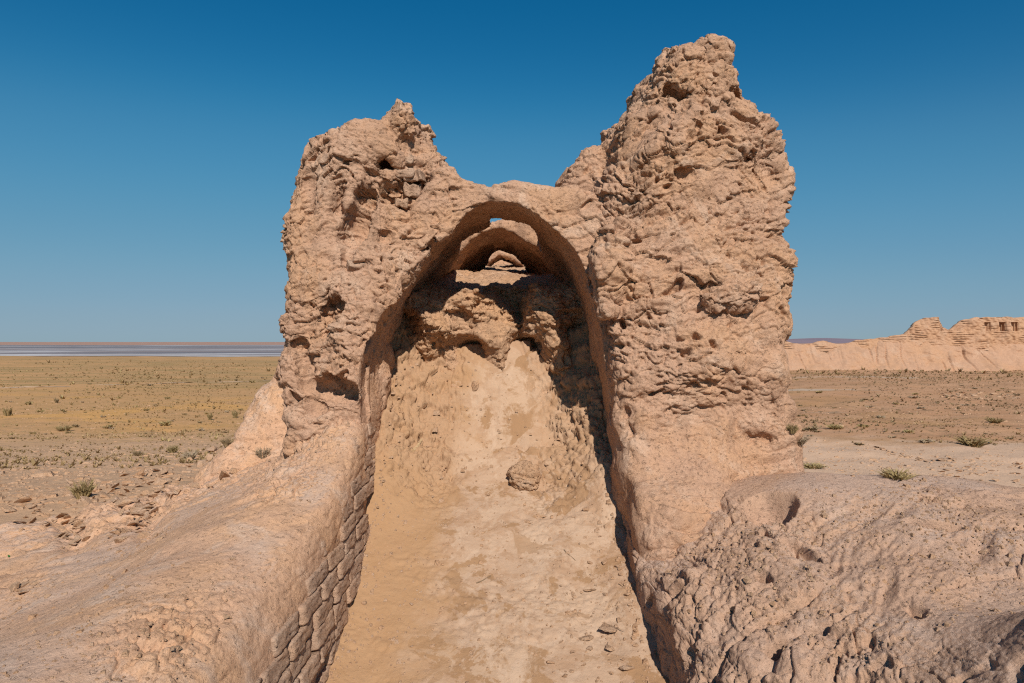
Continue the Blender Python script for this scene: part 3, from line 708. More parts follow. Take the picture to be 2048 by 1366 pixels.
# ------------------------------------------------------------------ the vaulted corridor behind
def floor2(Y): return np.interp(Y, [6.5, 6.8, 7.2, 7.6, 8.0, 8.5, 9.5, 10, 11.5, 13, 15], [.42, .46, .52, .60, .70, .82, .95, 1.05, 1.26, 1.45, 1.6])
def mo_fun(X, Y, Z):
    top = Z-(floor2(Y)+.20*np.maximum(np.abs(X+.1)-.45, 0)+.03*np.sin(X*3.0+Y))
    hw = .04+.75*np.maximum(Z-.19, 0)
    notch = np.clip((hw-np.abs(X-.04-.05*np.sin(Z*9)))*3.5, 0, .55)
    front = 6.74+.10*np.cos(X*4+Z*2)+.12*np.sin(X*11+Z*5)*(Z < .3)+notch+.22*smoothstep(.30, .8, X)+.22*smoothstep(-.9, -1.15, X)
    under = .30*smoothstep(.10, -.06, Z)*np.maximum(smoothstep(.32, .15, np.abs(X+.55)), smoothstep(.22, .08, np.abs(X-.12)))
    d = smax(front+under-Y, top, .06)
    return np.maximum(d, np.abs(X+.1)-1.7)
def mo_noise(P):
    zz = P[:, 2]*14+1.2*perlin(S(P, 1.5, 1.5, .5)); t = zz-np.floor(zz)
    fr = smoothstep(7.7, 7.1, P[:, 1])
    k_ = smoothstep(-.2, .4, perlin(S(P, 2.2, 2.2, 3)+8))
    return -fr*(.045*k_*(np.minimum(t*1.5, 1)-.5)+.10*fbm(S(P, 2.6, 2.6, 4)+6, 2)+.05*billow(S(P, 5, 5, 8), 2))
V, Q = volume((-1.6, 6.3, -.5), (1.45, 14.2, 1.75), .022, mo_fun, mo_noise, .15)
V, Q = refine(V, Q, 7.6)
V = finish(V, Q, 1.0, big=.15, mid=.5, fine=1, pits=.35, seed=2.0, chunk=1.0, zs=1.3)
tag(link('rubble_mound', mesh_np('rubble_mound', V, Q), mud_mat('collapsed_fill', base=(.50, .308, .19), warm=(.52, .305, .17), pale=(.56, .37, .245)), base=(-.1, 7.0, -.4)),
    'layered mound of collapsed fill blocking the corridor beneath the arch', 'mound')

def arch_thing(Yf, depth, crown, legs, outer, name_label, res=.024, seed=0., taper=0., haunch=0.):
    tz = chaikin([((u-1024)/F*Yf, (683-v)/F*Yf) for u, v in crown], 2)
    oz = [((u-1024)/F*Yf, (683-v)/F*Yf) for u, v in outer]
    def f(X, Y, Z):
        d = round_and(poly_sdf(oz, X, Z), np.maximum(Yf-Y, Y-Yf-depth-haunch*smoothstep(.2, .5, np.abs(X+.1))), .1)
        return smax(d, -(poly_sdf(tz, X, Z)+taper*np.maximum(Y-Yf, 0)), .03)
    lo = (min(p[0] for p in oz)-.2, Yf-.3, min(p[1] for p in oz)-.1); hi = (max(p[0] for p in oz)+.2, Yf+depth+haunch+.3, max(p[1] for p in oz)+.25)
    V, Q = volume(lo, hi, res, f, lambda P: -.05*fbm(S(P, 2.0)+seed, 2)-.03*billow(S(P, 5)+seed, 1))
    V = finish(V, Q, 1.0, big=.3, mid=.45, fine=.7, strata=.2, pits=.3, seed=seed)
    return tag(link('vault_arch', mesh_np('vault_arch', V, Q), M_mud, base=((lo[0]+hi[0])/2, Yf, lo[2])), name_label, 'arch')
arch_thing(8.45, 1.3, [(780, 700), (830, 620), (890, 545), (922, 494), (950, 474), (980, 461), (1003, 457), (1030, 465), (1062, 484), (1094, 510), (1118, 545), (1150, 620), (1180, 700)], None,
           [(740, 720), (760, 560), (850, 480), (930, 446), (975, 438), (1005, 432), (1040, 432), (1064, 434), (1100, 455), (1160, 500), (1230, 560), (1260, 720)],
           'second broken arch of the vault, seen through the gateway and lit along its rim', seed=21., taper=.13, haunch=.7)
arch_thing(11.6, .8, [(880, 640), (930, 575), (966, 540), (978, 527), (990, 518), (1005, 513), (1022, 516), (1040, 528), (1056, 542), (1085, 580), (1120, 640)], None,
           [(820, 660), (860, 500), (940, 500), (966, 498), (985, 494), (1000, 488), (1002, 474), (1030, 470), (1060, 480), (1120, 500), (1180, 520), (1200, 660)],
           'smallest and farthest arch, low rubble-topped opening deep in the corridor', seed=33., res=.03)
def side_wall(x0, x1, zt, label, seed, cat='wall'):
    def f(X, Y, Z): return round_and(np.maximum(x0-X, X-x1)+0*Z, np.maximum(np.maximum(7.0-Y, Y-15), Z-(zt+.35*np.sin(Y*1.3+seed)+.12*np.sin(Y*3.1))), .2)
    V, Q = volume((x0-.3, 6.7, -1.6), (x1+.3, 15.3, zt+.8), .045, f, big_noise)
    V = finish(V, Q, 1.0, big=.7, mid=.7, fine=.4, pits=.4, seed=seed)
    return tag(link('corridor_wall', mesh_np('corridor_wall', V, Q), M_mud, base=((x0+x1)/2, 7.2, -1.5)), label, cat)
side_wall(-2.1, -1.22, .75, 'left side wall of the vaulted passage, in deep shade beyond the gateway', 1.0)
side_wall(.92, 2.2, .85, 'right side wall of the vaulted passage, in deep shade beyond the gateway', 2.2)
def ew(X, Y, Z): return round_and(np.maximum(-1.9-X, X-2.0)+0*Z, np.maximum(np.maximum(14.0+.3*(Z-1)-Y, Y-15.4), Z-2.2), .2)
V, Q = volume((-2.2, 13.6, .6), (2.3, 15.7, 2.6), .045, ew, big_noise); V = finish(V, Q, 1.0, big=.6, mid=.6, fine=.4, pits=.4, seed=8.0)
tag(link('end_wall', mesh_np('end_wall', V, Q), M_mud, base=(0, 14.5, .6)), 'sunlit mud wall closing the far end of the vaulted corridor', 'wall')

# ------------------------------------------------------------------ sun-dried bricks
def rough_brick(l, h, t, seed, res=9, wear=0.):
    bm = bmesh.new(); bmesh.ops.create_cube(bm, size=1)
    bmesh.ops.subdivide_edges(bm, edges=bm.edges[:], cuts=res, use_grid_fill=True)
    V = np.array([v.co[:] for v in bm.verts], np.float32)*2
    k = np.linalg.norm(V, ord=24, axis=1, keepdims=True); V = V/np.maximum(k, 1e-6)*np.abs(V).max(1, keepdims=True)*.99
    V = V/2*np.array([t, l, h])
    c1, e1, _ = cells(S(V, 16, 13, 20)+seed); c2, e2, _ = cells(S(V, 40, 34, 48)+seed)
    nx_ = np.sign(V[:, 0])[:, None]*np.array([1, 0, 0])
    V = V+.004*np.stack([perlin(S(V, 7)+seed), perlin(S(V, 7)+seed+20), perlin(S(V, 7)+seed+40)], 1)+nx_*(.004*c1-.004*smoothstep(.10, 0, e1)+.004*c2-.003*smoothstep(.15, 0, e2))[:, None]
    V = V+np.sign(V)*np.array([0, 1, 1])*(.005*np.minimum(perlin(S(V, 11)+seed+70), .0))[:, None]
    if wear: V = V+wear*np.stack([perlin(S(V, 6)+seed+q_*13)+.5*perlin(S(V, 14)+seed+q_*7) for q_ in range(3)], 1)
    for v, c_ in zip(bm.verts, V): v.co = c_
    me = bpy.data.meshes.new('brick'); bm.to_mesh(me); bm.free()
    me.polygons.foreach_set('use_smooth', [True]*len(me.polygons)); me.materials.append(M_brick)
    return me
bricks = [rough_brick(.37, .104, .26, s*3.7) for s in range(12)]
worn = [rough_brick(.37, .11, .24, 50+s*5.1, 9, .030) for s in range(4)]
def add_brick(me, loc, rot, scale, parent):
    o = bpy.data.objects.new('brick', me); C.objects.link(o)
    o.parent = parent; o.matrix_parent_inverse = Matrix.Translation(-parent.matrix_world.translation if parent.type == 'EMPTY' else (0, 0, 0))
    o.location = loc; o.rotation_euler = rot; o.scale = scale; return o
bpy.context.view_layer.update()
pr = random.Random(4)
for ci in range(20):
    zc = -2.48+ci*.107
    yb = 2.5+(.2 if ci % 2 else 0)+pr.uniform(-.05, .05)
    while yb < 7.0:
        ln = pr.uniform(.9, 1.08)
        y_ = yb+.183*ln
        topz = float(np.interp(y_, [2.5, 3.4, 4.2, 5.0, 5.6, 6.0, 7.0], [-1.56, -1.48, -1.27, -1.01, -.82, -.74, -.55]))+pr.uniform(-.09, .04)
        botz = float(np.interp(y_, FZ[:, 0], FZ[:, 1]))-.06
        if botz < zc < topz and pr.random() < .95:
            xf = float(np.interp(y_, [2.5, 5.0, 5.8, 7.0], [-1.080, -1.092, -1.156, -1.188]))
            xf -= .03*max(0, (zc-(topz-.25))/.25)
            add_brick(pr.choice(bricks), (xf-.13-.055*max(0, zc-botz)+pr.uniform(-.020, .012), y_, zc+pr.uniform(-.006, .006)), (pr.uniform(-.03, .03), -.10+pr.uniform(-.05, .05)+(math.pi if pr.random() < .5 else 0), pr.uniform(-.03, .03)),
                      (1, ln*.99, pr.uniform(.95, 1.03)), lw)
        yb += .368*ln
# blocks left standing in the hollows of the left tower
for (u, v, Y, sx, sz, rz) in [(808, 322, 6.02, .42, .9, .2), (792, 349, 5.98, .80, .62, .05), (828, 353, 6.0, .45, .7, -.2), (824, 380, 6.02, .42, 1.1, .15), (800, 408, 6.0, .3, .7, .3), (715, 545, 5.76, .6, .6, .6), (735, 540, 5.78, .4, .6, .5)]:
    X_, Y_, Z_ = px(u, v, Y)
    add_brick(pr.choice(worn), (X_, Y_+.07, Z_), (pr.uniform(-.1, .1), pr.uniform(-.15, .15)+(rz if rz > .4 else 0), math.pi/2+rz*.5), (1, sx, sz), gate)

# ------------------------------------------------------------------ the fort's far wall
def TOPV(u): return np.interp(u, [1400, 1500, 1560, 1610, 1632, 1652, 1690, 1722, 1780, 1818, 1828, 1836, 1858, 1884, 1892, 1906, 1916, 1932, 1962, 2100, 2200, 2240, 2300, 2600], [690, 684, 678, 690, 686, 681, 690, 680, 674, 668, 657, 645, 635, 633, 654, 660, 652, 640, 634, 633, 636, 655, 640, 638])
YW = 130.0
fw = tag(empty('fortress_wall', px(1850, 740, YW)), 'long ruined fortress wall with three niches near its top, across the open ground', 'wall')
nu, nv = 900, 150
us = np.linspace(1380, 2600, nu); Xw = (us-1024)/F*YW
ztop = (683-TOPV(us))/F*YW; zbot = -6.2
P1 = np.stack([Xw*.16, Xw*0, Xw*0], 1); ztop = ztop+.18*fbm(P1*3, 3)
zb = np.minimum(ztop-.25, (683-np.interp(us, [1400, 1560, 1700, 1830, 1930, 2600], [700, 690, 690, 680, 688, 690]))/F*YW)
def rampart(lo, hi, y_lo, y_hi, back, nv_):
    s = np.linspace(0, 1, nv_); nb = 12
    G = np.zeros((nv_+nb, nu, 3)); G[..., 0] = Xw[None]
    G[:nv_, :, 2] = lo[None]*(1-s[:, None])+hi[None]*s[:, None]
    G[:nv_, :, 1] = (y_lo*(1-s)+y_hi*s)[:, None]
    sb = np.linspace(0, 1, nb+1)[1:]
    G[nv_:, :, 2] = hi[None]*(1-sb[:, None]**2)+(lo[None])*sb[:, None]**2; G[nv_:, :, 1] = (y_hi+back*sb**.5)[:, None]
    return G
G = rampart(np.full(nu, zbot), zb+.3, YW-4.5, YW+1.2, 5.0, nv)
P = G.reshape(-1, 3).astype(np.float32)
hgt = np.tile(np.concatenate([np.linspace(0, 1, nv), np.ones(12)])[:, None], (1, nu)).reshape(-1)
sh_ = P[:, 0]+2.2*(1-hgt)*np.sin(P[:, 0]*.11)
rl = np.abs(perlin(np.stack([sh_*.35, P[:, 2]*.03, P[:, 0]*0], 1)+12)); rl2 = np.abs(perlin(np.stack([sh_*.95, P[:, 2]*.05, P[:, 0]*0+5], 1)))
env = np.sin(np.clip(hgt, 0, 1)*math.pi)**.6
G2 = P.copy(); G2[:, 1] += env*(.8*smoothstep(.07, 0, rl)*smoothstep(-.05, .35, perlin(P*.09+3))+.22*smoothstep(.06, 0, rl2)*smoothstep(0, .4, perlin(P*.2+8)))-.7*fbm(P*.16+5, 2)-.5*fbm(P*.3, 3)-.15*fbm(P*1.3, 2)
link('rampart_bank', mesh_np('rampart_bank', G2, grid_faces(nv+12, nu)[:, ::-1]), M_bank, fw)
G = rampart(zb-1.2, ztop, YW+.3, YW+1.0, 2.2, nv)
P = G.reshape(-1, 3).astype(np.float32); G2 = P.copy()
zz = P[:, 2]*2.3+.5*perlin(P*.25); t_ = zz-np.floor(zz)
G2[:, 1] += .30*smoothstep(.7, .85, t_)*smoothstep(-.1, .4, perlin(S(P, .35, .35, .9)+40))-.35*fbm(P*.5, 3)-.30*billow(P*1.1, 2)
nich = []
for (u0, u1, v0, v1) in [(1976, 1989, 644, 662), (2004, 2017, 644, 662), (2030, 2043, 644, 662)]:
    a, b_ = (u0-1024)/F*YW, (u1-1024)/F*YW; z1, z0 = (683-v0)/F*YW, (683-v1)/F*YW
    inn = (P[:, 0] > a) & (P[:, 0] < b_) & (P[:, 2] > z0) & (P[:, 2] < z1) & (P[:, 1] < YW+1.1)
    G2[inn, 1] = YW+2.1; nich.append((a, b_, z0, z1))
link('curtain_wall', mesh_np('curtain_wall', G2, grid_faces(nv+12, nu)[:, ::-1]), M_far, fw)
for a, b_, z0, z1 in nich:                        # each niche: a recess with jambs, lintel and back
    bm = bmesh.new(); yf, yb = YW+1.05, YW+2.0; tk = .12
    for (x0, x1, za, zb_, ya, yb_) in [(a-tk, a+.02, z0, z1, yf, yb), (b_-.02, b_+tk, z0, z1, yf, yb), (a-tk, b_+tk, z1, z1+tk, yf-.03, yb+.02), (a-tk, b_+tk, z0-tk, z0, yf-.03, yb+.02), (a+.03, b_-.03, z0+.01, z1-.01, yb-.1, yb-.02)]:
        r = bmesh.ops.create_cube(bm, size=1)['verts']
        bmesh.ops.scale(bm, verts=r, vec=(x1-x0, yb_-ya, zb_-za)); bmesh.ops.translate(bm, verts=r, vec=((x0+x1)/2, (ya+yb_)/2, (za+zb_)/2))
    me = bpy.data.meshes.new('niche'); bm.to_mesh(me); bm.free(); link('niche', me, M_far, fw)

# ------------------------------------------------------------------ loose things, set down on what is under them
bpy.context.view_layer.update()
dg = bpy.context.evaluated_depsgraph_get()
def cast(u, v):
    d_ = Vector(((u-1024)/F, 1, (683-v)/F)).normalized()
    ok, loc, nor, i_, ob, m_ = sc.ray_cast(dg, Vector((0, 0, 0)), d_)
    return (loc, nor, ob) if ok else (None, None, None)

def hull_rock(seed, n=13, flat=.55, rough=0):
    r = np.random.default_rng(seed); p = r.normal(size=(n, 3)); p /= np.linalg.norm(p, axis=1)[:, None]; p *= r.uniform(.75, 1, (n, 1)); p[:, 2] *= flat
    bm = bmesh.new(); [bm.verts.new(q) for q in p]
    res = bmesh.ops.convex_hull(bm, input=bm.verts[:])
    bmesh.ops.delete(bm, geom=[g for g in res['geom_interior'] if isinstance(g, bmesh.types.BMVert)], context='VERTS')
    if rough:
        bmesh.ops.bevel(bm, geom=bm.edges[:], offset=.07, segments=1, affect='EDGES')
        bmesh.ops.triangulate(bm, faces=bm.faces[:]); bmesh.ops.subdivide_edges(bm, edges=bm.edges[:], cuts=rough, use_grid_fill=True)
        V = np.array([v.co[:] for v in bm.verts]); c1, e1, _ = cells(S(V, 3.2)+seed); c2, e2, _ = cells(S(V, 7)+seed); dd = .10*perlin(V*2.5+seed)+.05*perlin(V*6+seed)+.06*c1-.10*smoothstep(.12, 0, e1)+.025*c2-.03*smoothstep(.15, 0, e2)
        for v, c_, q in zip(bm.verts, V, dd): v.co = c_*(1+q)
    me = bpy.data.meshes.new('clod'); bm.to_mesh(me); bm.free(); me.materials.append(M_clod)
    if rough: me.polygons.foreach_set('use_smooth', [True]*len(me.polygons))
    return me
clods = [hull_rock(s, 12, .5) for s in range(10)]
stones = [hull_rock(100+s, 14, f, 3) for s, f in enumerate((.55, .28, .5, .7, .4, .35))]
def mud_lump(seed):
    bm = bmesh.new(); bmesh.ops.create_icosphere(bm, subdivisions=5, radius=1)
    V = np.array([v.co[:] for v in bm.verts], np.float32); c1, e1, _ = cells(S(V, 2.6)+seed); c2, e2, _ = cells(S(V, 6)+seed); c3, e3, _ = cells(S(V, 13)+seed)
    d = .20*fbm(V*1.3+seed, 2)+.07*c1-.10*smoothstep(.12, 0, e1)+.035*c2-.045*smoothstep(.14, 0, e2)+.014*c3-.02*smoothstep(.16, 0, e3)
    V = V*(1+d)[:, None]*np.array([1, 1, .8])
    for v, c_ in zip(bm.verts, V): v.co = c_
    me = bpy.data.meshes.new('clod'); bm.to_mesh(me); bm.free(); me.materials.append(M_clod); me.polygons.foreach_set('use_smooth', [True]*len(me.polygons)); return me
stones.append(mud_lump(3.3))
def put(name, me, loc, size, rz=None, tilt=.2, sink=.2, mat=None):
    o = bpy.data.objects.new(name, me); C.objects.link(o)
    sx, sy, sz = size if isinstance(size, tuple) else (size,)*3
    o.location = loc+Vector((0, 0, sz*.5*(.5-sink)))
    o.scale = (sx/2, sy/2, sz/2); o.rotation_euler = (pr.uniform(-tilt, tilt), pr.uniform(-tilt, tilt), pr.uniform(0, 6.28) if rz is None else rz)
    return o

# named pieces in the corridor
for (u, v, wpx, mi, sq, name, label, cat, rz) in [
    (1050, 960, 74, 6, (1, .9, .95), 'clod', 'big rounded lump of hardened mud half buried mid-corridor', 'clod', .3),
    (949, 775, 30, 3, (.8, .8, 1.2), 'stone', 'upright pointed stone near the top of the sand ramp', 'stone', .5),
    (1216, 1258, 62, 1, (1, 1, .5), 'brick_fragment', 'round flat grey-brown brick fragment, largest of the pieces by the right wall', 'brick', .9),
    (1172, 1278, 40, 2, (1, .7, .6), 'stone', 'dark-edged stone just left of the round brick fragment', 'stone', .1),
    (1222, 1298, 42, 5, (1, .8, .6), 'stone', 'broken pale stone just below the round brick fragment', 'stone', 1.1),
    (1250, 1342, 46, 4, (1, .7, .8), 'stone', 'angular tilted stone lowest by the right wall', 'stone', .4),
    (1098, 1327, 28, 4, (1, .6, .7), 'stone', 'small flat stone alone near the bottom of the floor', 'stone', .0),
    (1056, 1046, 26, 5, (1, .5, .7), 'stone', 'thin flat stone below the big mud lump', 'stone', -.4),
    (1172, 1020, 20, 0, (1, .8, .8), 'stone', 'rounded stone near the shadow edge of the right wall', 'stone', .2),
    (727, 1208, 18, 3, (1, .8, .8), 'stone', 'pale pebble at the foot of the left brick wall', 'stone', .6),
    (1180, 1182, 36, 1, (1, .5, .5), 'stone', 'low pale slab set into the floor right of centre', 'stone', .1),
    (864, 994, 12, 2, (1, .7, .8), 'stone', 'tiny dark stone alone on the orange sand', 'stone', .3),
    (855, 895, 18, 4, (1, .6, .8), 'stone', 'small pale stone beside the dry stick', 'stone', .2),
    (976, 990, 14, 0, (1, .9, .7), 'stone', 'small round stone left of and below the mud lump', 'stone', .2)]:
    loc, nor, ob = cast(u, v)
    if loc is None: continue
    s_ = wpx/F*loc.y
    o = put(name, stones[mi], loc, (s_*sq[0], s_*sq[1], s_*sq[2]), rz, .12, .30); tag(o, label, cat)
def stick(p0, p1, r, label, mat, name='stick'):
    a, b_ = p0, p1; dv = b_-a; n_ = 7; bm = bmesh.new(); rings = []
    side = dv.cross(Vector((0, 0, 1))).normalized(); up = side.cross(dv).normalized()
    for i_ in range(n_):
        t = i_/(n_-1); c_ = a+dv*t+side*.03*dv.length*math.sin(t*5)+Vector((0, 0, r*.8)); rr = r*(1-.35*t)
        rings.append([bm.verts.new(c_+side*rr*math.cos(q)+up*rr*math.sin(q)) for q in [k_*math.pi/3 for k_ in range(6)]])
    for i_ in range(n_-1):
        for k_ in range(6): bm.faces.new((rings[i_][k_], rings[i_][(k_+1) % 6], rings[i_+1][(k_+1) % 6], rings[i_+1][k_]))
    bm.faces.new(rings[0][::-1]); bm.faces.new(rings[-1])
    me = bpy.data.meshes.new(name); bm.to_mesh(me); bm.free()
    return tag(link(name, me, mat, base=a), label, 'stick')
for (u0, v0, u1, v1, r, lab, mt) in [(826, 904, 845, 882, .016, 'short thick pale stick lying on the orange sand', M_stick), (953, 1167, 982, 1153, .004, 'thin dark twig on the pale floor below centre', M_twig), (1128, 1100, 1150, 1122, .004, 'thin dark twig right of centre on the floor', M_twig)]:
    a = cast(u0, v0)[0]; b_ = cast(u1, v1)[0]
    if a and b_: stick(a, b_, r, lab, mt)
for i in range(34):
    u, v = pr.uniform(1130, 1290), pr.uniform(1120, 1355); u = min(u, 1205+(v-1000)*.26)
    loc, nor, ob = cast(u, v)
    if loc is None or ob.name != 'corridor_floor': continue
    o = put('stone', pr.choice(clods), loc, pr.uniform(.02, .06), None, .4, .25); tag(o, 'loose stone along the foot of the right wall', 'stone', 'loose stones at the right wall foot')
# scattered small stones of the corridor
for i in range(70):
    u = pr.uniform(730, 1240); v = pr.uniform(800, 1350)
    loc, nor, ob = cast(u, v)
    if loc is None or ob.name != 'corridor_floor': continue
    o = put('small_stone', pr.choice(clods), loc, pr.choice([.012, .016, .022, .03, .045])*pr.uniform(.8, 1.2), None, .4, .3)
    tag(o, 'small stone scattered on the corridor floor', 'stone', 'small stones on the corridor floor')

r_ = np.random.default_rng(77); n_ = 2600
yy_ = r_.uniform(3.6, 6.9, n_); e_ = r_.uniform(0, 1, n_)**2.2; sd_ = r_.integers(0, 2, n_)
xx_ = np.where(sd_ == 0, -1.12+1.1*e_, .84-1.1*e_); zz_ = floor_z(xx_[None], yy_[None])[0]
b8 = np.array([(-1, -1, -.4), (1, -1, -.4), (1, 1, -.4), (-1, 1, -.4), (-.6, -.7, .8), (.7, -.5, .7), (.5, .7, .9), (-.7, .6, .6)])*.5
W = b8[None]*(1+.7*r_.uniform(-.5, .5, (n_, 8, 3)))*(r_.lognormal(-4.55, .5, n_))[:, None, None]+np.stack([xx_, yy_, zz_], -1)[:, None, :]
o = link('gravel', mesh_np('gravel', W.reshape(-1, 3), (np.array([(0, 1, 5, 4), (1, 2, 6, 5), (2, 3, 7, 6), (3, 0, 4, 7), (4, 5, 6, 7)])[None]+8*np.arange(n_)[:, None, None]).reshape(-1, 4), False), M_clod)
o['kind'] = 'stuff'; tag(o, 'crumbs of fallen mud strewn along both edges of the corridor floor', 'gravel')

def crumbs(B, n, sel, size, label, seed):
    r = np.random.default_rng(seed); idx = np.nonzero(sel(B))[0]; W_ = np.clip(perlin(B[idx]*1.3+seed)+.35, .02, 1); idx = r.choice(idx, n, p=W_/W_.sum())
    p = B[idx]+r.uniform(-.01, .01, (n, 3))*np.array([1, 1, 0]); a = r.uniform(0, 6.28, n); sz = size*r.lognormal(0, .5, n)
    v = b8[None]*(1+.8*r.uniform(-.5, .5, (n, 8, 3))); w_ = v.copy()
    w_[..., 0] = v[..., 0]*np.cos(a)[:, None]-v[..., 1]*np.sin(a)[:, None]; w_[..., 1] = v[..., 0]*np.sin(a)[:, None]+v[..., 1]*np.cos(a)[:, None]
    w_ = w_*sz[:, None, None]+p[:, None, :]
    o = link('gravel', mesh_np('gravel', w_.reshape(-1, 3), (np.array([(0, 1, 5, 4), (1, 2, 6, 5), (2, 3, 7, 6), (3, 0, 4, 7), (4, 5, 6, 7)])[None]+8*np.arange(n)[:, None, None]).reshape(-1, 4), False), M_clod)
    o['kind'] = 'stuff'; tag(o, label, 'gravel')
crumbs(LB, 4500, lambda B: (B[:, 0] < -1.3) & (B[:, 1] > 2.4) & (B[:, 1] < 9), .009, 'crumbs of mud scattered over the top of the left corridor wall', 5)
crumbs(RB, 3500, lambda B: (B[:, 0] > 1.0) & (B[:, 1] > 3.2) & (B[:, 1] < 5.6) & (B[:, 0] < 5), .009, 'crumbs of mud scattered over the eroded stump at right', 6)

# broken brick rubble on the left slope
clusters = [(70, 1030, 60, 24, 30), (145, 1055, 36, 34, 40), (285, 1010, 42, 50, 64), (200, 985, 60, 20, 22), (330, 955, 70, 26, 40), (420, 935, 40, 26, 24), (250, 1070, 30, 14, 14), (60, 1180, 40, 30, 8)]
HEAP = ['in the low heap at the left picture edge', 'in the left of the two heaps on the slope', 'in the larger right heap on the slope', 'beside the olive-green shrub', 'strewn above the larger heap', 'strewn towards the buttress', 'spilled below the larger heap', 'lying low at the left picture edge']
for ki, (u0, v0, du, dv, nn) in enumerate(clusters):
    for i in range(nn):
        u, v = pr.gauss(u0, du*.6), pr.gauss(v0, dv*.6)-(.0)
        loc, nor, ob = cast(u, v)
        if loc is None or ob.name not in ('wall_core', 'desert_ground'): continue
        s_ = min(36, 10+pr.expovariate(1/8))/F*loc.y
        o = put('brick_fragment', pr.choice(clods), loc, (s_*1.25, s_*.9, s_*.65), None, .7, .1)
        tag(o, 'angular lump of broken mud brick '+HEAP[ki], 'rubble', 'brick rubble '+HEAP[ki])
# clods inside the fort
def fort_clod(u, v, s_, label, group):
    loc, nor, ob = cast(u, v)
    if loc is None or ob.name != 'desert_ground': return
    tag(put('clod', pr.choice(clods), loc, (s_*1.3, s_, s_*.6), None, .3, .25), label, 'clod', group)
for i in range(46):
    t = i/45; u = 1748+165*t+pr.uniform(-8, 8); v = 896+28*min(1, t*1.5)+pr.uniform(-4, 4)-(6 if t > .7 else 0)
    fort_clod(u, v, pr.uniform(.12, .34), 'lump in the line of broken mud bricks on the pale ground', 'line of brick lumps inside the fort')
for i in range(42):
    fort_clod(pr.uniform(1880, 2046), pr.uniform(925, 972), pr.uniform(.12, .36), 'loose mud lump on the pale ground behind the right stump', 'loose lumps on the pale ground')
for i in range(24):
    fort_clod(pr.uniform(1640, 1860), pr.uniform(895, 950), pr.uniform(.08, .2), 'small loose lump on the pale ground beside the right tower', 'small lumps beside the right tower')
for i in range(60):
    fort_clod(pr.uniform(1880, 2046), pr.gauss(790, 4), pr.uniform(.25, .6), 'lump in the far scatter along the pale streak inside the fort', 'far scatter of lumps inside the fort')
l_, _, o_ = cast(1681, 856)
if l_: tag(put('stone', stones[3], l_, .5, .3, .1, .1), 'single pale block standing on the brown ground inside the fort', 'stone')

# ------------------------------------------------------------------ shrubs
def shrub_mesh(seed, n, mat, spread=.6, width=.02, tall=.7, droop=.1):
    r = np.random.default_rng(seed); V = []; Fc = []
    for i in range(n):
        a = r.uniform(0, 2*math.pi); rad = spread*math.sqrt(r.uniform(0, 1)); lean = r.uniform(.15, .75)
        b0 = np.array([math.cos(a)*rad*.35, math.sin(a)*rad*.35, 0])
        L_ = tall*r.uniform(.55, 1.05); a2 = a+r.normal()*.5
        dr = np.array([math.cos(a2)*lean, math.sin(a2)*lean, 1-lean*.45]); dr /= np.linalg.norm(dr)
        mid = b0+dr*L_*.55; tip = b0+dr*L_+np.array([math.cos(a2)*.12, math.sin(a2)*.12, -droop])*L_
        sd = np.cross(dr, r.normal(size=3)); sd /= np.linalg.norm(sd)+1e-9; w_ = width*r.uniform(.6, 1.4)
        k_ = len(V); V += [b0-sd*w_*.5, b0+sd*w_*.5, mid+sd*w_, mid-sd*w_, tip]
        Fc += [(k_, k_+1, k_+2, k_+3), (k_+3, k_+2, k_+4)]
        for q in range(2):
            m2 = b0+dr*L_*r.uniform(.35, .8); e = r.normal(size=3); e[2] = abs(e[2]); e /= np.linalg.norm(e); e *= L_*.3
            s2 = np.cross(e, r.normal(size=3)); s2 /= np.linalg.norm(s2)+1e-9
            k_ = len(V); V += [m2-s2*w_*.5, m2+s2*w_*.5, m2+e]; Fc += [(k_, k_+1, k_+2)]
    me = bpy.data.meshes.new('shrub'); me.from_pydata([tuple(map(float, v)) for v in V], [], Fc); me.update(); me.materials.append(mat); return me
SH = {}
for nm, mt in (('olive', M_olive), ('grey', M_grey), ('yellow', M_yellow), ('dark', M_dark)):
    SH[nm] = [shrub_mesh(hash(nm) % 97+i if False else len(nm)*10+i, 110, mt, .6, .028, .75) for i in range(3)]
    SH[nm+'_far'] = [shrub_mesh(len(nm)*20+i, 34, mt, .7, .09, .7) for i in range(3)]
def shrub(u, v, wpx, hpx, kind, label, group=None):
    loc, nor, ob = cast(u, v)
    if loc is None: return
    o = bpy.data.objects.new('desert_shrub', pr.choice(SH[kind])); C.objects.link(o)
    o.location = loc-Vector((0, 0, .02)); s_ = wpx/F*loc.y/1.25; h_ = hpx/F*loc.y/.72
    o.scale = (s_, s_, h_); o.rotation_euler = (0, 0, pr.uniform(0, 6.28))
    tag(o, label, 'shrub', group)
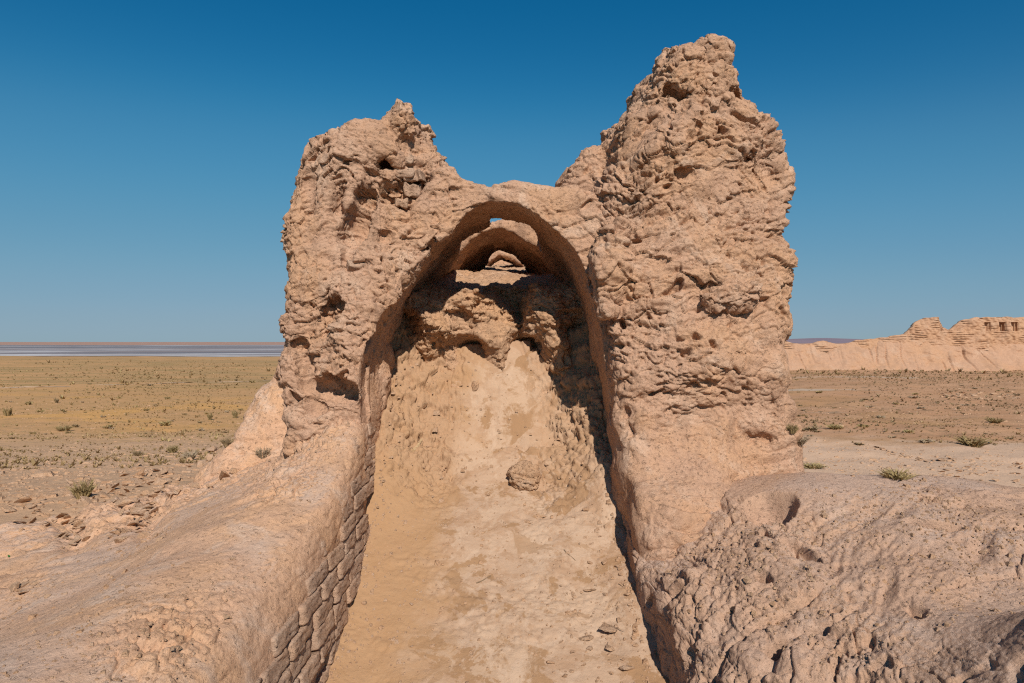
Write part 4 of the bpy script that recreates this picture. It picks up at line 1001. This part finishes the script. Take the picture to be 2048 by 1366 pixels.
for a in [
    (165, 996, 58, 46, 'olive', 'olive-green shrub on the rubble ridge, nearest on the left slope'),
    (380, 920, 38, 24, 'grey', 'grey dry shrub on the left slope above the rubble'),
    (527, 912, 40, 26, 'grey', 'grey dry shrub at the foot of the left buttress'),
    (128, 862, 36, 14, 'olive', 'green low shrub on the yellow sand of the left plain'),
    (345, 906, 30, 20, 'olive', 'olive tuft just left of the grey dry shrub'),
    (455, 890, 28, 24, 'dark', 'dark shrub in the cleft left of the buttress'),
    (275, 912, 22, 16, 'dark', 'small dark tuft on the bare left slope'),
    (440, 763, 9, 7, 'dark_far', 'left of the two dark round bushes beside the far track'),
    (472, 762, 9, 7, 'dark_far', 'right of the two dark round bushes beside the far track'),
    (505, 766, 16, 8, 'olive_far', 'flat green bush against the edge of the left buttress'),
    (15, 832, 20, 26, 'olive_far', 'tall olive bush at the left edge of the plain'),
    (113, 806, 12, 14, 'dark_far', 'dark upright bush on the left plain'),
    (470, 836, 16, 20, 'olive', 'thin upright shrub above the buttress foot'),
    (420, 840, 14, 18, 'olive', 'upright shrub left of the thin one above the buttress foot'),
    (1792, 956, 76, 28, 'yellow', 'straw-green shrub behind the crest of the right stump'),
    (1945, 893, 70, 26, 'olive', 'green shrub at the edge of the pale ground inside the fort'),
    (1625, 936, 60, 12, 'yellow', 'low yellow tuft beside the foot of the right tower'),
    (1600, 884, 40, 22, 'grey', 'grey shrub behind the foot of the right tower'),
    (1585, 862, 30, 24, 'olive', 'olive shrub touching the right tower edge'),
    (1670, 858, 40, 12, 'yellow', 'yellowish tuft beside the single pale block'),
    (1990, 846, 40, 14, 'olive', 'olive shrub at the far right of the brown ground')]:
    shrub(*a)
for i in range(130):
    t = pr.random(); v = 722+150*t**1.5; u = pr.uniform(0, 560)
    k_ = pr.choice(['olive_far', 'olive_far', 'dark_far', 'yellow_far', 'grey_far'])
    loc, nor, ob = cast(u, v)
    if loc is None or ob.name != 'desert_ground': continue
    w_ = min(1.8, .35+pr.expovariate(1/.35))*F/loc.y*(1.0 if v > 760 else 1.6); shrub(u, v, w_, w_*.5, k_, 'low desert shrub dotted over the left plain', 'shrubs on the left plain')
for i in range(90):
    v = pr.uniform(742, 890); u = pr.uniform(1575, 2046)
    k_ = pr.choice(['dark_far', 'grey_far', 'yellow_far', 'dark_far'])
    loc, nor, ob = cast(u, v)
    if loc is None or ob.name != 'desert_ground': continue
    w_ = min(1.0, .25+pr.expovariate(1/.22))*F/loc.y; shrub(u, v, w_, w_*.3, k_, 'dry brown tuft on the open ground inside the fort', 'tufts inside the fort')

# countless small plants and pebbles as ground cover
def scatter(name, n, xf, yf, size, mat, kind, seed):
    r = np.random.default_rng(seed); Y = yf(r.uniform(0, 1, n)); X = xf(r.uniform(0, 1, n), Y)
    dens = perlin(np.stack([X*.05*np.clip(60/Y, .1, 1), Y*.06*np.clip(60/Y, .1, 1), X*0+seed], 1))
    keep = 1.4*dens+r.uniform(-.35, .35, n) > .0; X, Y = X[keep], Y[keep]; n = len(X)
    Z = ground_z(X[None], Y[None])[0]
    s_ = size*r.lognormal(0, .5, n)*np.clip((Y/130), .6, 4)
    if kind == 'plant':
        B = 7; V = np.zeros((n, B, 3, 3)); a = r.uniform(0, 6.28, (n, B)); le = r.uniform(.3, 1, (n, B))
        cx, cy = np.cos(a), np.sin(a); ww = .22
        V[:, :, 0] = np.stack([-cy*ww, cx*ww, a*0-.03], -1); V[:, :, 1] = np.stack([cy*ww, -cx*ww, a*0-.03], -1); V[:, :, 2] = np.stack([cx*le*.7, cy*le*.7, .35+.4*r.uniform(0, 1, (n, B))], -1)
        V = V*s_[:, None, None, None]+np.stack([X, Y, Z], -1)[:, None, None, :]
        me = mesh_np(name, V.reshape(-1, 3), np.arange(n*B*3).reshape(-1, 3), False)
    else:
        b8 = np.array([(-1, -1, -.4), (1, -1, -.4), (1, 1, -.4), (-1, 1, -.4), (-.6, -.7, .8), (.7, -.5, .7), (.5, .7, .9), (-.7, .6, .6)])*.5
        q = np.array([(0, 1, 5, 4), (1, 2, 6, 5), (2, 3, 7, 6), (3, 0, 4, 7), (4, 5, 6, 7)])
        a = r.uniform(0, 6.28, n); ca, sa = np.cos(a), np.sin(a); V = np.repeat(b8[None], n, 0)*(1+.5*r.uniform(-.5, .5, (n, 8, 3)))
        W = V.copy(); W[..., 0] = V[..., 0]*ca[:, None]-V[..., 1]*sa[:, None]; W[..., 1] = V[..., 0]*sa[:, None]+V[..., 1]*ca[:, None]
        W = W*s_[:, None, None]*np.array([1.2, 1, .6])+np.stack([X, Y, Z], -1)[:, None, :]
        me = mesh_np(name, W.reshape(-1, 3), (q[None]+8*np.arange(n)[:, None, None]).reshape(-1, 4), False)
    o = link(name, me, mat); o['kind'] = 'stuff'; return o
lx = lambda t, Y: -Y*(.12+.75*t)-1.5
rx = lambda t, Y: Y*(.38+.45*t)
geo = lambda a, b_: (lambda t: a*(b_/a)**t)
o = scatter('ground_cover', 11000, lx, geo(45, 1100), .24, M_scrub, 'plant', 1); tag(o, 'countless olive scrub plants covering the left desert plain', 'ground cover')
o = scatter('ground_cover', 5000, lx, geo(35, 700), .22, M_yellow, 'plant', 2); tag(o, 'countless straw-coloured grass tufts over the left desert plain', 'ground cover')
o = scatter('ground_cover', 13000, lx, geo(16, 260), .12, M_scrub, 'plant', 8); tag(o, 'countless tiny dry plants speckling the left hillside', 'ground cover')
o = scatter('ground_cover', 7000, rx, geo(34, 125), .13, M_scrub, 'plant', 9); tag(o, 'countless tiny dry plants speckling the brown ground inside the fort', 'ground cover')
o = scatter('gravel', 14000, lx, geo(8, 150), .085, M_clod, 'stone', 3); tag(o, 'gravel and crumbs of brick strewn over the left hillside', 'gravel')
o = scatter('ground_cover', 4500, rx, geo(38, 128), .20, M_dark, 'plant', 4); tag(o, 'countless dry brown tufts over the open ground inside the fort', 'ground cover')
o = scatter('ground_cover', 1300, rx, geo(95, 127), .26, M_scrub, 'plant', 6); tag(o, 'dark dry scrub thickening towards the foot of the far fortress wall', 'ground cover')
o = scatter('gravel', 5500, rx, geo(26, 120), .10, M_clod, 'stone', 5); tag(o, 'gravel strewn over the open ground inside the fort', 'gravel')
# the small green leaf at the left edge
loc = cast(15, 1117)[0]
if loc:
    bm = bmesh.new(); L_ = .045
    out_ = [(0, 0), (.35, .3), (.7, .28), (1, 0), (.7, -.28), (.35, -.3)]
    vt = [bm.verts.new((x_*L_, y_*L_, .012+.012*math.sin(x_*3)+abs(y_)*.012)) for x_, y_ in out_]; vb = [bm.verts.new(v.co-Vector((0, 0, .0015))) for v in vt]
    bm.faces.new(vt); bm.faces.new(vb[::-1])
    for i in range(6): bm.faces.new((vt[i], vb[i], vb[(i+1) % 6], vt[(i+1) % 6]))
    me = bpy.data.meshes.new('leaf'); bm.to_mesh(me); bm.free(); o = bpy.data.objects.new('leaf', me); C.objects.link(o); me.materials.append(M_leaf); o.location = loc; o.rotation_euler = (.5, .2, 2.2)
    tag(o, 'single green leaf lying on the left slope at the picture edge', 'leaf')
